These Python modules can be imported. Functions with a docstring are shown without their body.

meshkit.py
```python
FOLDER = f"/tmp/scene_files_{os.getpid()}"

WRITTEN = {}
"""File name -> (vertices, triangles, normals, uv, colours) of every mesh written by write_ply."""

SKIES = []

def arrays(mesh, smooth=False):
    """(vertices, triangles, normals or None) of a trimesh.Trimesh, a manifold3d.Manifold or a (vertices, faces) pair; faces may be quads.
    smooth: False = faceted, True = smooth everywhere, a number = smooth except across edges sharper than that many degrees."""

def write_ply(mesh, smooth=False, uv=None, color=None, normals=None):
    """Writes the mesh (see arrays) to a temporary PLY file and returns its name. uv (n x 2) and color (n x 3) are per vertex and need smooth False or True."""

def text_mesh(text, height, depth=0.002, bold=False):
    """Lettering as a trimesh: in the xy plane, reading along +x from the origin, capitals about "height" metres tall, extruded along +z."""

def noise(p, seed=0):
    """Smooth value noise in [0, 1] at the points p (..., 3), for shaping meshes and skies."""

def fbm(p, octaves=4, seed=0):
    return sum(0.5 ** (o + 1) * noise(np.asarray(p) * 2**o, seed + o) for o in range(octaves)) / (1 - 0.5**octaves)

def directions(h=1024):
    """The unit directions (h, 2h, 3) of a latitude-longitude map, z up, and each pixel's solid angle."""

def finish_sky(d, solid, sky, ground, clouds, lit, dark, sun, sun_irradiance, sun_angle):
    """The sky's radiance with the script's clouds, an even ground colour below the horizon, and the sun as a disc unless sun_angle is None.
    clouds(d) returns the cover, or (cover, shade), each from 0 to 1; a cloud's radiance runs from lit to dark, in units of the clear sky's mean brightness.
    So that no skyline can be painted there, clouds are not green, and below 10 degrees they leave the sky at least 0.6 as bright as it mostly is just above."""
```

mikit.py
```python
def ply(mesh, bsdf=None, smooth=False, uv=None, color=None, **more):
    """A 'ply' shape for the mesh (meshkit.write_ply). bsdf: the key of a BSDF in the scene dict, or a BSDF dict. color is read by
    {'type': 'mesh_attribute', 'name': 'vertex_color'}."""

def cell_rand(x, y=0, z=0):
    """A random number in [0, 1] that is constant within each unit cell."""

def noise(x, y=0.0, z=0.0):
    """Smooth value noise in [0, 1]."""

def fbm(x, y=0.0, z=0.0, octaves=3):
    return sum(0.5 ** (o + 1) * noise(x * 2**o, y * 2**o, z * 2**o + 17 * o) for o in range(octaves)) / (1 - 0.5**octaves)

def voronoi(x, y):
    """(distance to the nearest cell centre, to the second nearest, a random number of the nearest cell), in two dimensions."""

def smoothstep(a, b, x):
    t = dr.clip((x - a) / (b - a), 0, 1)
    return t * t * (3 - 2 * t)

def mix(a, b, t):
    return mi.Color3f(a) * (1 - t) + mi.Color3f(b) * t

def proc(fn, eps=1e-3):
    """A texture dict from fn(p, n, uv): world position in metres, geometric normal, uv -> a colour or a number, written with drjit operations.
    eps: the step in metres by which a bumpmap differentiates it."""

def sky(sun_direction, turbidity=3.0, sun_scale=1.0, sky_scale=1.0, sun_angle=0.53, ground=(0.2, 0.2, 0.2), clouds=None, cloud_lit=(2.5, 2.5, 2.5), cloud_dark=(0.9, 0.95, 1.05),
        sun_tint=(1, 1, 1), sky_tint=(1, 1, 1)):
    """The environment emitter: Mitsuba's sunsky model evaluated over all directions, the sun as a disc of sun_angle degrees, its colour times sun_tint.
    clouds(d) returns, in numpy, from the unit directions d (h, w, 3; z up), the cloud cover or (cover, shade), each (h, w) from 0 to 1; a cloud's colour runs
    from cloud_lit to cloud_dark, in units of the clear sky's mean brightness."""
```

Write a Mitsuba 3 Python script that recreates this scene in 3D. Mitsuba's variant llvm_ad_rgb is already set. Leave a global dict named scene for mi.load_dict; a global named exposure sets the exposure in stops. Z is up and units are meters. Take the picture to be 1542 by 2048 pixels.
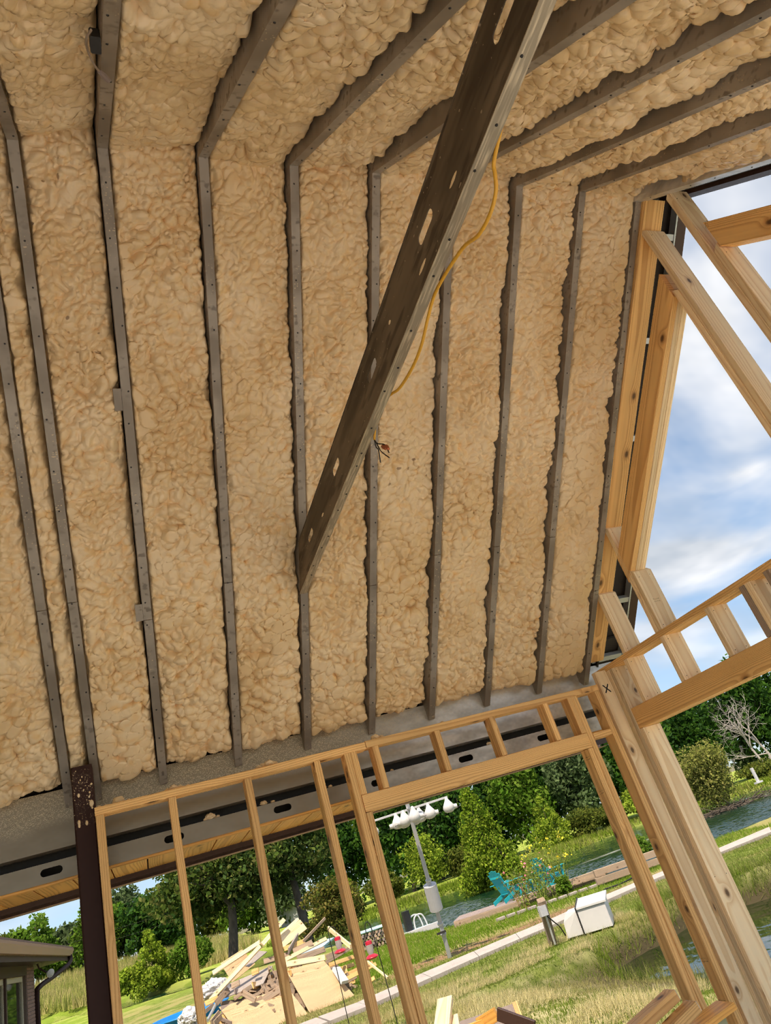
import math, numpy as np, trimesh, drjit as dr, mitsuba as mi, mikit, meshkit
from shapely.geometry import Polygon, box as sbox, Point, LineString
from scipy.spatial import cKDTree
from mikit import ply, proc, noise, fbm, smoothstep, mix, cell_rand

T = mi.ScalarTransform4f
A = np.array
scene, labels = {}, {}

# ------------------------------------------------------------------ camera, sky, exposure
exposure = 2.68
EYE = A([0, 0, 1.74])
FWD, UPV = A([0.37827866, 0.80660616, 0.45419351]), A([0.10218278, -0.52403929, 0.84554214])
scene['camera'] = {'type': 'perspective', 'fov': math.degrees(2 * math.atan(771 / 1372.6)), 'fov_axis': 'x', 'near_clip': 0.05, 'far_clip': 3000.0,
                   'to_world': T().look_at(origin=EYE.tolist(), target=(EYE + FWD).tolist(), up=UPV.tolist())}


def clouds(d):
    z = np.maximum(d[..., 2], 0.03)
    q = np.stack([d[..., 0] / (z + .25) * 1.5, d[..., 1] / (z + .25) * 1.5, z * 0], -1)
    w = meshkit.fbm(q * .9 + 5.2, 3, 3)[..., None] * 1.3
    n = meshkit.fbm(q * A([1.2, 2.0, 1]) + w + 3.1, 6, 11)
    m = meshkit.fbm(q * A([2.0, 3.2, 1]) + w + 9.7, 5, 23)
    cover = np.clip((n - .36) / .24, 0, 1)
    low = np.clip((d[..., 2] - .05) / .2, 0, 1)
    return cover * (.35 + .65 * low), np.clip((m - .40) / .28, 0, 1)


SUN = A([-.30, -.50, .81])
scene['sky'] = mikit.sky(SUN.tolist(), turbidity=3.5, sun_scale=0.62, sky_scale=0.72, ground=(.22, .22, .14), clouds=clouds,
                         cloud_lit=(2.3, 2.3, 2.32), cloud_dark=(1.25, 1.38, 1.55), sky_tint=(1.0, 1.0, 1.0))

# ------------------------------------------------------------------ helpers
counts = {}


def num(name):
    k = counts.get(name, 0)
    counts[name] = k + 1
    return name if k == 0 else f'{name}_{k:03d}'


def thing(name, label, cat=None, group=None, kind=None):
    k = num(name)
    d = {'label': label}
    if cat: d['category'] = cat
    if group: d['group'] = group
    if kind: d['kind'] = kind
    labels[k] = d
    return k


def part(parent, name, shape, label=None, kind=None):
    k = num(parent + '__' + name)
    scene[k] = shape
    if label or kind:
        labels[k] = {}
        if label: labels[k]['label'] = label
        if kind: labels[k]['kind'] = kind
    return k


def unit(v):
    v = A(v, float)
    return v / np.linalg.norm(v)


class MB:
    """Collects vertices, triangles, uv and colours of one mesh."""

    def __init__(s):
        s.v, s.f, s.uv, s.c, s.n = [], [], [], [], 0

    def add(s, v, f, uv=None, c=None):
        v, f = A(v, float), A(f, int)
        if f.shape[1] == 4:
            f = np.vstack([f[:, [0, 1, 2]], f[:, [0, 2, 3]]])
        s.v.append(v); s.f.append(f + s.n); s.n += len(v)
        s.uv.append(np.zeros((len(v), 2)) if uv is None else A(uv, float))
        s.c.append(np.broadcast_to(A((1, 1, 1) if c is None else c, float), (len(v), 3)))
        return s

    def tm(s, m, c=None):
        return s.add(m.vertices, m.faces, None, c)

    def shape(s, bsdf, smooth=False, uv=False, color=False):
        m = trimesh.Trimesh(np.vstack(s.v), np.vstack(s.f), process=False)
        return ply(m, bsdf, smooth=smooth, uv=np.vstack(s.uv) if uv else None, color=np.vstack(s.c) if color else None)


BID = [0]


def prism(mb, prof, O, AX, U, V, L, k0=(0, 0), k1=(0, 0), bid=None):
    """Extrudes the convex profile (n,2) in (U,V) from O along AX by L; k0, k1 slant the two ends. Every face has its own uv in metres."""
    if bid is None:
        BID[0] += 1
        bid = BID[0]
    prof, O, AX, U, V = A(prof, float), A(O, float), unit(AX), unit(U), unit(V)
    a0, a1 = prof @ A(k0, float), L + prof @ A(k1, float)
    base = O + prof[:, :1] * U + prof[:, 1:] * V
    p0, p1 = base + a0[:, None] * AX, base + a1[:, None] * AX
    n = len(prof)
    ccw = np.dot(np.cross(U, V), AX) > 0
    big = max(np.ptp(prof[:, 0]), 1e-6) >= np.ptp(prof[:, 1])
    for i in range(n):
        j = (i + 1) % n
        e = prof[j] - prof[i]
        wide = (abs(e[0]) > abs(e[1])) == big
        vi = ((prof[i], prof[j]) if True else None)
        ax = 0 if abs(e[0]) >= abs(e[1]) else 1
        off = 0 if wide else .062
        s = bid * 20.0 + 5
        q = A([p0[i], p0[j], p1[j], p1[i]])
        uv = [(s + a0[i], vi[0][ax] + off), (s + a0[j], vi[1][ax] + off), (s + a1[j], vi[1][ax] + off), (s + a1[i], vi[0][ax] + off)]
        mb.add(q, [[0, 1, 2, 3]] if ccw else [[3, 2, 1, 0]], uv)
    fan = A([[0, i, i + 1] for i in range(1, n - 1)])
    uvc = np.c_[bid * 20.0 + 5 + prof[:, 0] * .2, prof[:, 1] + .05]
    mb.add(p0, fan[:, ::-1] if ccw else fan, uvc)
    mb.add(p1, fan if ccw else fan[:, ::-1], uvc)
    return mb


def rectp(w, t, c=0.0):
    w, t = w / 2, t / 2
    if c <= 0:
        return A([[-w, -t], [w, -t], [w, t], [-w, t]])
    return A([[-w + c, -t], [w - c, -t], [w, -t + c], [w, t - c], [w - c, t], [-w + c, t], [-w, t - c], [-w, -t + c]])


def stick(p0, p1, w, t, wdir, c=.003, mb=None, k0=(0, 0), k1=(0, 0), bid=None):
    """A board from p0 to p1 (centre line), w wide along wdir, t thick."""
    p0, p1 = A(p0, float), A(p1, float)
    ax = unit(p1 - p0)
    wd = A(wdir, float)
    wd = unit(wd - ax * (wd @ ax))
    return prism(mb or MB(), rectp(w, t, c), p0, ax, wd, np.cross(ax, wd), np.linalg.norm(p1 - p0), k0, k1, bid)


def boxm(x0, x1, y0, y1, z0, z1, c=0.0, mb=None):
    dx, dy, dz = x1 - x0, y1 - y0, z1 - z0
    m = [dx, dy, dz]
    i = int(np.argmax(m))
    ax = np.eye(3)[i]; u = np.eye(3)[(i + 1) % 3]; v = np.eye(3)[(i + 2) % 3]
    o = A([(x0 + x1) / 2, (y0 + y1) / 2, (z0 + z1) / 2]) - ax * m[i] / 2
    return prism(mb or MB(), rectp(m[(i + 1) % 3], m[(i + 2) % 3], c), o, ax, u, v, m[i])


def tube(pts, rad, sides=8, mb=None, c=None):
    p = A(pts, float)
    r = np.broadcast_to(rad, (len(p),))
    t = np.gradient(p, axis=0)
    t /= np.linalg.norm(t, axis=1, keepdims=True) + 1e-12
    a = np.cross(t[0], [0, 0, 1] if abs(t[0][2]) < .9 else [1, 0, 0]); a /= np.linalg.norm(a)
    rows = []
    for i in range(len(p)):
        a = a - t[i] * (a @ t[i]); a /= np.linalg.norm(a) + 1e-12
        b = np.cross(t[i], a)
        g = np.arange(sides) * 2 * np.pi / sides
        rows.append(p[i] + r[i] * (np.cos(g)[:, None] * a + np.sin(g)[:, None] * b))
    v = np.vstack(rows)
    f = []
    for i in range(len(p) - 1):
        for j in range(sides):
            k = (j + 1) % sides
            f.append([i * sides + j, i * sides + k, (i + 1) * sides + k, (i + 1) * sides + j])
    f = [[q[0], q[1], q[2]] for q in f] + [[q[0], q[2], q[3]] for q in f]
    n = len(p) - 1
    for j in range(1, sides - 1):
        f += [[0, j + 1, j], [n * sides, n * sides + j, n * sides + j + 1]]
    return (mb or MB()).add(v, f, None, c)


def smoothline(pts, n=6):
    p = A(pts, float)
    q = np.vstack([2 * p[0] - p[1], p, 2 * p[-1] - p[-2]])
    out = []
    for i in range(1, len(q) - 2):
        for t in np.linspace(0, 1, n, endpoint=False):
            out.append(.5 * (2 * q[i] + (q[i + 1] - q[i - 1]) * t + (2 * q[i - 1] - 5 * q[i] + 4 * q[i + 1] - q[i + 2]) * t * t + (3 * q[i] - q[i - 1] - 3 * q[i + 1] + q[i + 2]) * t ** 3))
    return np.vstack(out + [p[-1]])


def lathe(prof, sides=20, at=(0, 0, 0), mb=None, c=None, axis=(0, 0, 1)):
    """Revolves (r, z) points about the axis through at."""
    prof = A(prof, float)
    ax = unit(axis)
    a = np.cross(ax, [0, 0, 1] if abs(ax[2]) < .9 else [1, 0, 0]); a /= np.linalg.norm(a)
    b = np.cross(ax, a)
    g = np.arange(sides) * 2 * np.pi / sides
    ring = np.cos(g)[:, None] * a + np.sin(g)[:, None] * b
    v = np.vstack([A(at) + r * ring + z * ax for r, z in prof])
    f = []
    for i in range(len(prof) - 1):
        for j in range(sides):
            k = (j + 1) % sides
            f.append([i * sides + j, i * sides + k, (i + 1) * sides + k, (i + 1) * sides + j])
    return (mb or MB()).add(v, f, None, c)


def plate(poly, O, U, V, thick, mb=None):
    """A flat sheet with holes: shapely polygon in (U,V) at O, thickness along U x V."""
    m = trimesh.creation.extrude_polygon(poly, thick, engine='earcut')
    U, V = unit(U), unit(V)
    W = np.cross(U, V)
    v = A(O) + m.vertices[:, :1] * U + m.vertices[:, 1:2] * V + m.vertices[:, 2:] * W
    return (mb or MB()).add(v, m.faces, np.c_[m.vertices[:, :2]])


def slot(cx, cy, w, h):
    return LineString([(cx - (w - h) / 2, cy), (cx + (w - h) / 2, cy)]).buffer(h / 2, quad_segs=6)


# ------------------------------------------------------------------ materials
def wood_fn(early, late, dirt=0.0, ringn=520., knots=.55, spread=.28):
    def fn(p, n, uv):
        i = dr.floor(uv.x / 20)
        x, v = uv.x - i * 20, uv.y
        r1, r2, r3 = cell_rand(i, 3), cell_rand(i, 7), cell_rand(i, 11)
        kc = dr.floor(x / .42)
        has = cell_rand(kc, i, 5)
        kx, kv = (kc + .3 + .4 * cell_rand(kc, i, 1)) * .42, (cell_rand(kc, i, 2) - .5) * .09
        kd = dr.sqrt(dr.square((x - kx) / 1.7) + dr.square(v - kv))
        on = dr.select(has < knots, 1.0, 0.0)
        w = (fbm(x * 1.6 + i * 3.7, v * 9, 2, 2) - .5) * .05
        d = v + w - (r1 - .5) * .07
        ring = d * d * ringn + (r2 - .5) * 1.6 * x + 1.6 * on * dr.exp(-dr.square(kd / .03)) + i * .37
        s = ring - dr.floor(ring)
        dark = smoothstep(.35, .88, s) * (1 - smoothstep(.92, 1.0, s))
        fine = noise(x * 3 + i, v * 170, 1)
        c = mix(early, late, .62 * dark + .15 * (fine - .5))
        knot = on * (1 - smoothstep(.006, .013 + .006 * r3, kd))
        halo = on * (1 - smoothstep(.012, .034, kd))
        c = mix(c, (late[0] * .62, late[1] * .5, late[2] * .42), halo * .45)
        c = mix(c, (.06, .028, .014), knot * .85)
        g = fbm(x * 2.2 + i * 1.3, v * 14, 4, 3)
        c = c * (1 - spread / 2 + spread * r3) * (.86 + .28 * g)
        if dirt:
            c = mix(c, (.26, .22, .18), dirt * smoothstep(.35, .75, fbm(x * 3 + i * 5, v * 18, 7, 3)))
        return c
    return fn


def principled(name, color, rough=.6, **kw):
    base = {'type': 'rgb', 'value': list(color)} if isinstance(color, (tuple, list)) else color
    scene[name] = {'type': 'twosided', 'bsdf': {'type': 'principled', 'base_color': base, 'roughness': rough, **kw}}


principled('mat_pine', proc(wood_fn((.80, .50, .20), (.50, .24, .07))), .55, specular=.35)
principled('mat_pale_pine', proc(wood_fn((.87, .69, .44), (.66, .44, .22), knots=.3, ringn=420)), .55, specular=.35)
principled('mat_old_wood', proc(wood_fn((.40, .30, .22), (.24, .17, .12), .5)), .8, specular=.2)
principled('mat_plywood', proc(wood_fn((.60, .44, .265), (.36, .20, .09), ringn=150, knots=.8, spread=.15)), .65, specular=.25)
principled('mat_soffit', proc(wood_fn((.86, .45, .11), (.55, .23, .045), knots=.2)), .45, specular=.4)


def foam_fn(p, n, uv):
    g = fbm(p.x * 3.1, p.y * 3.1 + 3, p.z * 3.1, 3)
    h = fbm(p.x * 22, p.y * 22, p.z * 22 + 9, 2)
    c = mix((.715, .525, .285), (.80, .635, .405), smoothstep(.3, .7, g))
    c = mix(c, (.74, .47, .17), .55 * smoothstep(.55, .85, h) * smoothstep(.3, .6, g))
    spot = smoothstep(.9, .93, noise(p.x * 34 + 4, p.y * 34, p.z * 34)) * smoothstep(.72, .8, noise(p.x * 2.4, p.y * 2.4, p.z * 2.4 + 31))
    return mix(c, (.22, .11, .05), spot * .7)


principled('mat_foam', proc(foam_fn), .34, specular=.55)


def steel_fn(p, n, uv):
    a = fbm(p.x * 5, p.y * 5, p.z * 5, 3)
    b = fbm(p.x * 46, p.y * 46, p.z * 46, 2)
    c = mix((.215, .185, .15), (.335, .30, .255), smoothstep(.3, .7, a))
    c = mix(c, (.11, .09, .072), .7 * smoothstep(.58, .8, b) * smoothstep(.35, .65, a))
    spk = smoothstep(.80, .86, noise(p.x * 150, p.y * 150, p.z * 150)) * smoothstep(.5, .7, noise(p.x * 4 + 8, p.y * 4, p.z * 4))
    return mix(c, (.62, .50, .32), spk * .8)


principled('mat_dusty_steel', proc(steel_fn), .48, metallic=.25, specular=.5)


def beam_fn(p, n, uv):
    a = fbm(p.x * 6, p.y * 2.2, p.z * 9, 4)
    b = fbm(p.x * 30, p.y * 9, p.z * 40 + 4, 3)
    c = mix((.062, .046, .030), (.165, .125, .082), smoothstep(.33, .68, a))
    c = mix(c, (.045, .03, .02), .75 * smoothstep(.52, .72, b))
    spk = smoothstep(.86, .9, noise(p.x * 90, p.y * 90, p.z * 90))
    return mix(c, (.55, .45, .3), spk * .5)


principled('mat_stained_steel', proc(beam_fn), .55, metallic=.2, specular=.4)


def galv_fn(p, n, uv):
    a = fbm(p.x * 7, p.y * 7, p.z * 16, 4)
    b = noise(p.x * 60, p.y * 60, p.z * 60)
    c = mix((.44, .43, .40), (.68, .67, .64), smoothstep(.3, .7, a)) * (.9 + .2 * b)
    left = 1 - smoothstep(.9, 2.0, p.x)
    c = mix(c, (.235, .19, .125), .9 * left)
    spray = smoothstep(2.41, 2.50, p.z + .05 * (noise(p.x * 9, 2, p.z * 9) - .5))
    spk = smoothstep(.4, .8, noise(p.x * 260, p.y * 20, p.z * 260))
    return mix(c, (.62, .53, .38), spray * (.15 + .75 * spk) * (.4 + .6 * left))


principled('mat_galvanized', proc(galv_fn), .36, metallic=.40, specular=.5)
principled('mat_bright_steel', (.52, .56, .60), .38, metallic=.6)
principled('mat_dark_steel', (.020, .018, .017), .6)
principled('mat_black', (.012, .012, .012), .5)
principled('mat_brown_paint', (.034, .013, .010), .6, specular=.25)
principled('mat_fascia', (.052, .024, .018), .5)
principled('mat_roof_panel', (.035, .028, .022), .7)
principled('mat_cable', (.62, .33, .03), .45)
principled('mat_copper', (.42, .12, .05), .4, metallic=.5)
principled('mat_white', (.56, .56, .57), .5)
principled('mat_white_metal', (.42, .43, .46), .45)
principled('mat_teal', (.012, .36, .44), .5)
principled('mat_red', (.50, .018, .045), .35)
principled('mat_blue', (.012, .22, .66), .35)
principled('mat_pale_blue', (.34, .50, .58), .6)
principled('mat_ink', (.012, .010, .012), .8)
principled('mat_gutter', (.36, .225, .165), .5)
principled('mat_trim', (.46, .42, .31), .55)
principled('mat_brick', (.20, .12, .095), .85)
principled('mat_mortar', (.13, .095, .08), .9)
principled('mat_shingle', (.16, .11, .09), .9)
principled('mat_dark_glass', (.012, .016, .012), .03, specular=.9)
scene['mat_clear'] = {'type': 'principledthin', 'base_color': {'type': 'rgb', 'value': [.85, .82, .83]}, 'roughness': .15, 'diff_trans': 1.2, 'spec_trans': .45, 'eta': 1.4}
principled('mat_bark', proc(lambda p, n, uv: mix((.045, .034, .026), (.14, .115, .09), fbm(p.x * 9, p.y * 9, p.z * 3, 3))), .9)
principled('mat_dead_wood', (.34, .31, .29), .85)
principled('mat_plastic_sheet', (.62, .62, .64), .35)
principled('mat_panel', proc(lambda p, n, uv: mix((.20, .155, .145), (.27, .22, .205), fbm(p.x * 4, p.y * 4, p.z * 4, 3))), .7)
scene['mat_leaf'] = {'type': 'principledthin', 'base_color': {'type': 'mesh_attribute', 'name': 'vertex_color'}, 'roughness': .55, 'diff_trans': .7, 'spec_trans': 0.0, 'eta': 1.3}
principled('mat_vcol', {'type': 'mesh_attribute', 'name': 'vertex_color'}, .7)


def concrete_fn(p, n, uv):
    return mix((.50, .48, .455), (.62, .60, .57), fbm(p.x * 2.5, p.y * 2.5, p.z, 4)) * (.9 + .2 * noise(p.x * 60, p.y * 60, p.z * 60))


principled('mat_concrete', proc(concrete_fn), .8)
principled('mat_walk', proc(lambda p, n, uv: mix((.30, .265, .25), (.38, .345, .325), fbm(p.x * 3, p.y * 3, 1, 4))), .85)


def ground_fn(p, n, uv):
    g = fbm(p.x * .9, p.y * .9, 1, 4)
    h = fbm(p.x * 7, p.y * 7, 4, 3)
    c = mix((.085, .115, .022), (.15, .18, .045), smoothstep(.3, .7, h))
    c = mix(c, (.23, .20, .085), smoothstep(.45, .62, g) * .75)
    # dry mown straw nearest the building
    dry = (1 - smoothstep(9.0, 13.5, p.y + .35 * p.x * 0 + 3 * (g - .5))) * .7
    c = mix(c, (.42, .37, .21), dry * smoothstep(.35, .7, fbm(p.x * 3, p.y * 3, 8, 3)))
    # bare soil beyond the walk
    line = p.y - 16.75 + .06 * (p.x - 6)
    dirt = dr.exp(-dr.square((line + .6 * (fbm(p.x * .8, p.y * .8, 3, 3) - .5)) / .55)) * smoothstep(3.4, 5.4, p.x) * (1 - smoothstep(13, 16, p.x))
    c = mix(c, (.20, .125, .075), dr.clip(dirt * 1.15 * smoothstep(.25, .6, h + .15), 0, 1))
    far = smoothstep(35, 48, p.y)
    c = mix(c, mix((.14, .20, .025), (.21, .25, .055), smoothstep(.4, .6, g)), far)
    mud = 1 - smoothstep(-.34, -.05, p.z)
    return mix(c, (.07, .058, .032), mud * (1 - far * .8))


principled('mat_ground', proc(ground_fn), .95, specular=.1)


def ripple(p, n, uv):
    u, v = .9 * p.x - .43 * p.y, .43 * p.x + .9 * p.y
    a = noise(u * 1.5 + .5 * v, v * 1.25, 1)
    b = noise(u * 3.6 - .6 * v, v * 2.9, 5)
    c = noise(u * 8, v * 7, 9)
    calm = smoothstep(34, 45, p.y + .25 * p.x + 9 * (noise(p.x * .13, p.y * .2, 2) - .5))
    near = 1 - smoothstep(10, 18, p.y)
    return (a * .6 + b * .3 + c * .1) * (1 - .9 * calm) * (1 - .88 * near) * .30


def water_fn(p, n, uv):
    foam = smoothstep(.0, 1.0, dr.exp(-dr.square((p.x - 23.5 - .9 * (p.y - 35)) / 2.6) - dr.square((p.y - 35 - .0 * p.x) / .55)) * 1.3) * noise(p.x * 3, p.y * 6, 2)
    far = smoothstep(10, 24, p.y)
    c = mix((.010, .018, .005), (.004, .024, .012), far)
    return mix(c, (.5, .53, .52), foam)


scene['mat_water'] = {'type': 'bumpmap', 'arbitrary': proc(ripple, eps=.02), 'scale': 1.0,
                      'bsdf': {'type': 'principled', 'base_color': proc(water_fn), 'roughness': .04, 'specular': .5}}

# ------------------------------------------------------------------ roof geometry
YR, ZR, TH = 1.815, 4.62, math.radians(42.5)
CT, ST = math.cos(TH), math.sin(TH)
RIDGE = A([0, YR, ZR])
D1, N1 = A([0, CT, -ST]), A([0, ST, CT])       # far slope: downhill direction, outward normal
D2, N2 = A([0, -CT, -ST]), A([0, -ST, CT])     # near slope
XAX = A([1., 0, 0])
END1, END2 = 3.11, 2.35
RX = [-1.128, -.722, -.316, -.180, .151, .558, .964, 1.370, 1.777, 2.183, 2.590, 2.958]
FW = .041


def on(slope, x, b, off=0.0):
    D, N = (D1, N1) if slope == 1 else (D2, N2)
    return RIDGE + XAX * x + D * b + N * off


# ---- structure: slab, roof deck
k = thing('floor', 'pale concrete slab under the roof', kind='structure')
mb = boxm(-7, 3.3, -9, 4.05, -.12, 0)
boxm(3.3, 9, -9, 1.2, -.12, -.004, mb=mb)
scene[k] = mb.shape('mat_concrete')
ceil = thing('ceiling', 'steep gabled underside sprayed with cream insulating foam between steel rafters', kind='structure')
mb = MB()
for s, e in ((1, 3.25), (2, 2.4)):
    D, N = (D1, N1) if s == 1 else (D2, N2)
    prism(mb, rectp(8.45, .02), on(s, -.785, -.155, .17), D, XAX, N, e + .155)
prism(mb, [(-4.5, 0), (3.44, 0), (3.44, .02), (-4.5, .02)], A([0, 4.02, 2.76]), A([0, .86, -.44]), XAX, A([0, .44, .86]), 1.0)
scene[ceil] = mb.shape('mat_roof_panel')


# ---- foam between the rafters
def foam(slope, x0, x1, b0, b1, seed, recl, recr, lump):
    rng = np.random.default_rng(seed)
    W = x1 - x0
    st = .0054 if seed % 100 else .014
    na, nb = max(int(W / st), 10), int((b1 - b0) / st)
    a, b = np.meshgrid(np.linspace(0, W, na), np.linspace(b0, b1, nb))
    P = np.stack([a + seed * 3.1, b, np.zeros_like(a)], -1)
    wx, wy = meshkit.fbm(P * 7, 3, seed) - .5, meshkit.fbm(P * 7 + 50, 3, seed) - .5
    vx, vy = meshkit.fbm(P * 26, 2, seed) - .5, meshkit.fbm(P * 26 + 50, 2, seed) - .5
    Q = np.stack([a * .92 + .085 * wx + .020 * vx, b + .085 * wy + .020 * vy], -1).reshape(-1, 2)

    def dome(sp, jit, size):
        gx, gy = np.meshgrid(np.arange(-.15, W + .15, sp), np.arange(b0 - .2, b1 + .2, sp))
        c = np.c_[gx.ravel(), gy.ravel()] + rng.uniform(-jit, jit, (gx.size, 2)) * sp
        r = sp * size * rng.uniform(.7, 1.3, len(c))
        t = cKDTree(c)
        d, i = t.query(Q, k=6)
        h = .68 * np.maximum(0, 1 - (d / r[i]) ** 2) * r[i]
        j = h.argmax(1)
        ar = np.arange(len(Q))
        hh = h[ar, j]
        lat = (Q - c[i[ar, j]]) * (1.4 * hh / r[i[ar, j]])[:, None]
        return hh.reshape(a.shape), lat.reshape(a.shape + (2,))
    h1, l1 = dome(.042, .5, .86)
    h2, l2 = dome(.024, .5, .86)
    h3, l3 = dome(.0135, .5, .86)
    m = np.clip((meshkit.fbm(P * A([2.6, 1.7, 1]) + 7, 3, seed + 5) - .36) / .28, 0, 1)
    m = np.clip(m * .7 + lump(b), 0, 1.2)
    calm = np.clip((meshkit.fbm(P * A([3, 1.6, 1]) + 70, 3, seed + 15) - .5) / .15, 0, 1)
    low = meshkit.fbm(P * 5 + 11, 3, seed + 2) - .5
    big = meshkit.fbm(P * A([1.2, 2.6, 1]) + 3, 2, seed + 8) - .5
    t = a / W
    ed = meshkit.fbm(P * A([1, 11, 1]) + 21, 4, seed + 9) - .5
    dl, drr = a - FW, W - a
    lift = .014 * np.sin(np.pi * np.clip(t, 0, 1))
    h = -(recl + (recr - recl) * t) + lift + .05 * low + .04 * big
    h = h + (m * 1.6 * h1 + (1.25 - .4 * m) * 1.7 * h2 + 1.1 * h3) * (1 - .4 * calm) - .047 + .013 * calm
    # the foam pulls away from the next rafter's web along its right edge, less so along its left
    gr = .008 + .05 * np.clip(ed * 2.4 + .12, 0, 1)
    gl = .006 + .03 * np.clip(-ed * 2.2 - .1, 0, 1)
    h = h - .07 * (1 - np.clip(drr / gr, 0, 1)) ** 1.6 - .05 * (1 - np.clip(dl / gl, 0, 1)) ** 1.8
    # ends
    e1 = (b1 - b) + .05 * (meshkit.fbm(P * 14 + 31, 3, seed) - .5)
    h = h - .13 * (1 - np.clip(e1 / .055, 0, 1)) ** 2
    h = np.where(a < FW, np.minimum(h, -.014), h)
    lastbay = seed % 100 == len(RX) - 2
    if lastbay and slope == 2:
        hole = (meshkit.fbm(P * 18 + 3, 3, 5) - .5) * .9 + np.exp(-((a - W + .06) / .075) ** 2 - ((b - .26) / .22) ** 2)
        h = h - .10 * np.clip((hole - .34) / .10, 0, 1)
    h = np.clip(h, -.15, (.028 * t if lastbay else 0) - .003 + .016 * np.clip(np.minimum(dl, drr) / .1, 0, 1))
    lat = .5 * (l1 * m[..., None] + l2 * .7) * np.clip(np.minimum(dl, drr) / .02, 0, 1)[..., None]
    D, N = (D1, N1) if slope == 1 else (D2, N2)
    aa = np.clip(a + lat[..., 0], .002, W - .002)
    V = RIDGE + (x0 + aa)[..., None] * XAX + (b + lat[..., 1])[..., None] * D - h[..., None] * N
    i = np.arange(nb * na).reshape(nb, na)
    q = np.stack([i[:-1, :-1], i[:-1, 1:], i[1:, 1:], i[1:, :-1]], -1).reshape(-1, 4)
    if lastbay and slope == 2:
        q = q[(hole.ravel()[q] < .44).all(1)]
    if slope == 1:
        q = q[:, ::-1]
    return V.reshape(-1, 3), q


for s in (1, 2):
    for j in range(len(RX) - 1):
        x0, x1 = RX[j] - FW / 2 + .002, RX[j + 1] - FW / 2 - .001
        if s == 2 and j == 0:
            continue
        if s == 1:
            v, q = foam(1, x0, x1, -.09, 3.05, 100 + j, .016, .028 if j < len(RX) - 2 else -.03, lambda b: .05 + .55 * np.clip((b - 1.2) / 1.5, 0, 1))
        else:
            v, q = foam(2, x0, x1, -.09, END2 - .01, 200 + j, .020, .058 if j < len(RX) - 2 else -.01, lambda b: .5 + 0 * b)
        part(ceil, 'foam_panel', ply((v, q), 'mat_foam', smooth=True))

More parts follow.
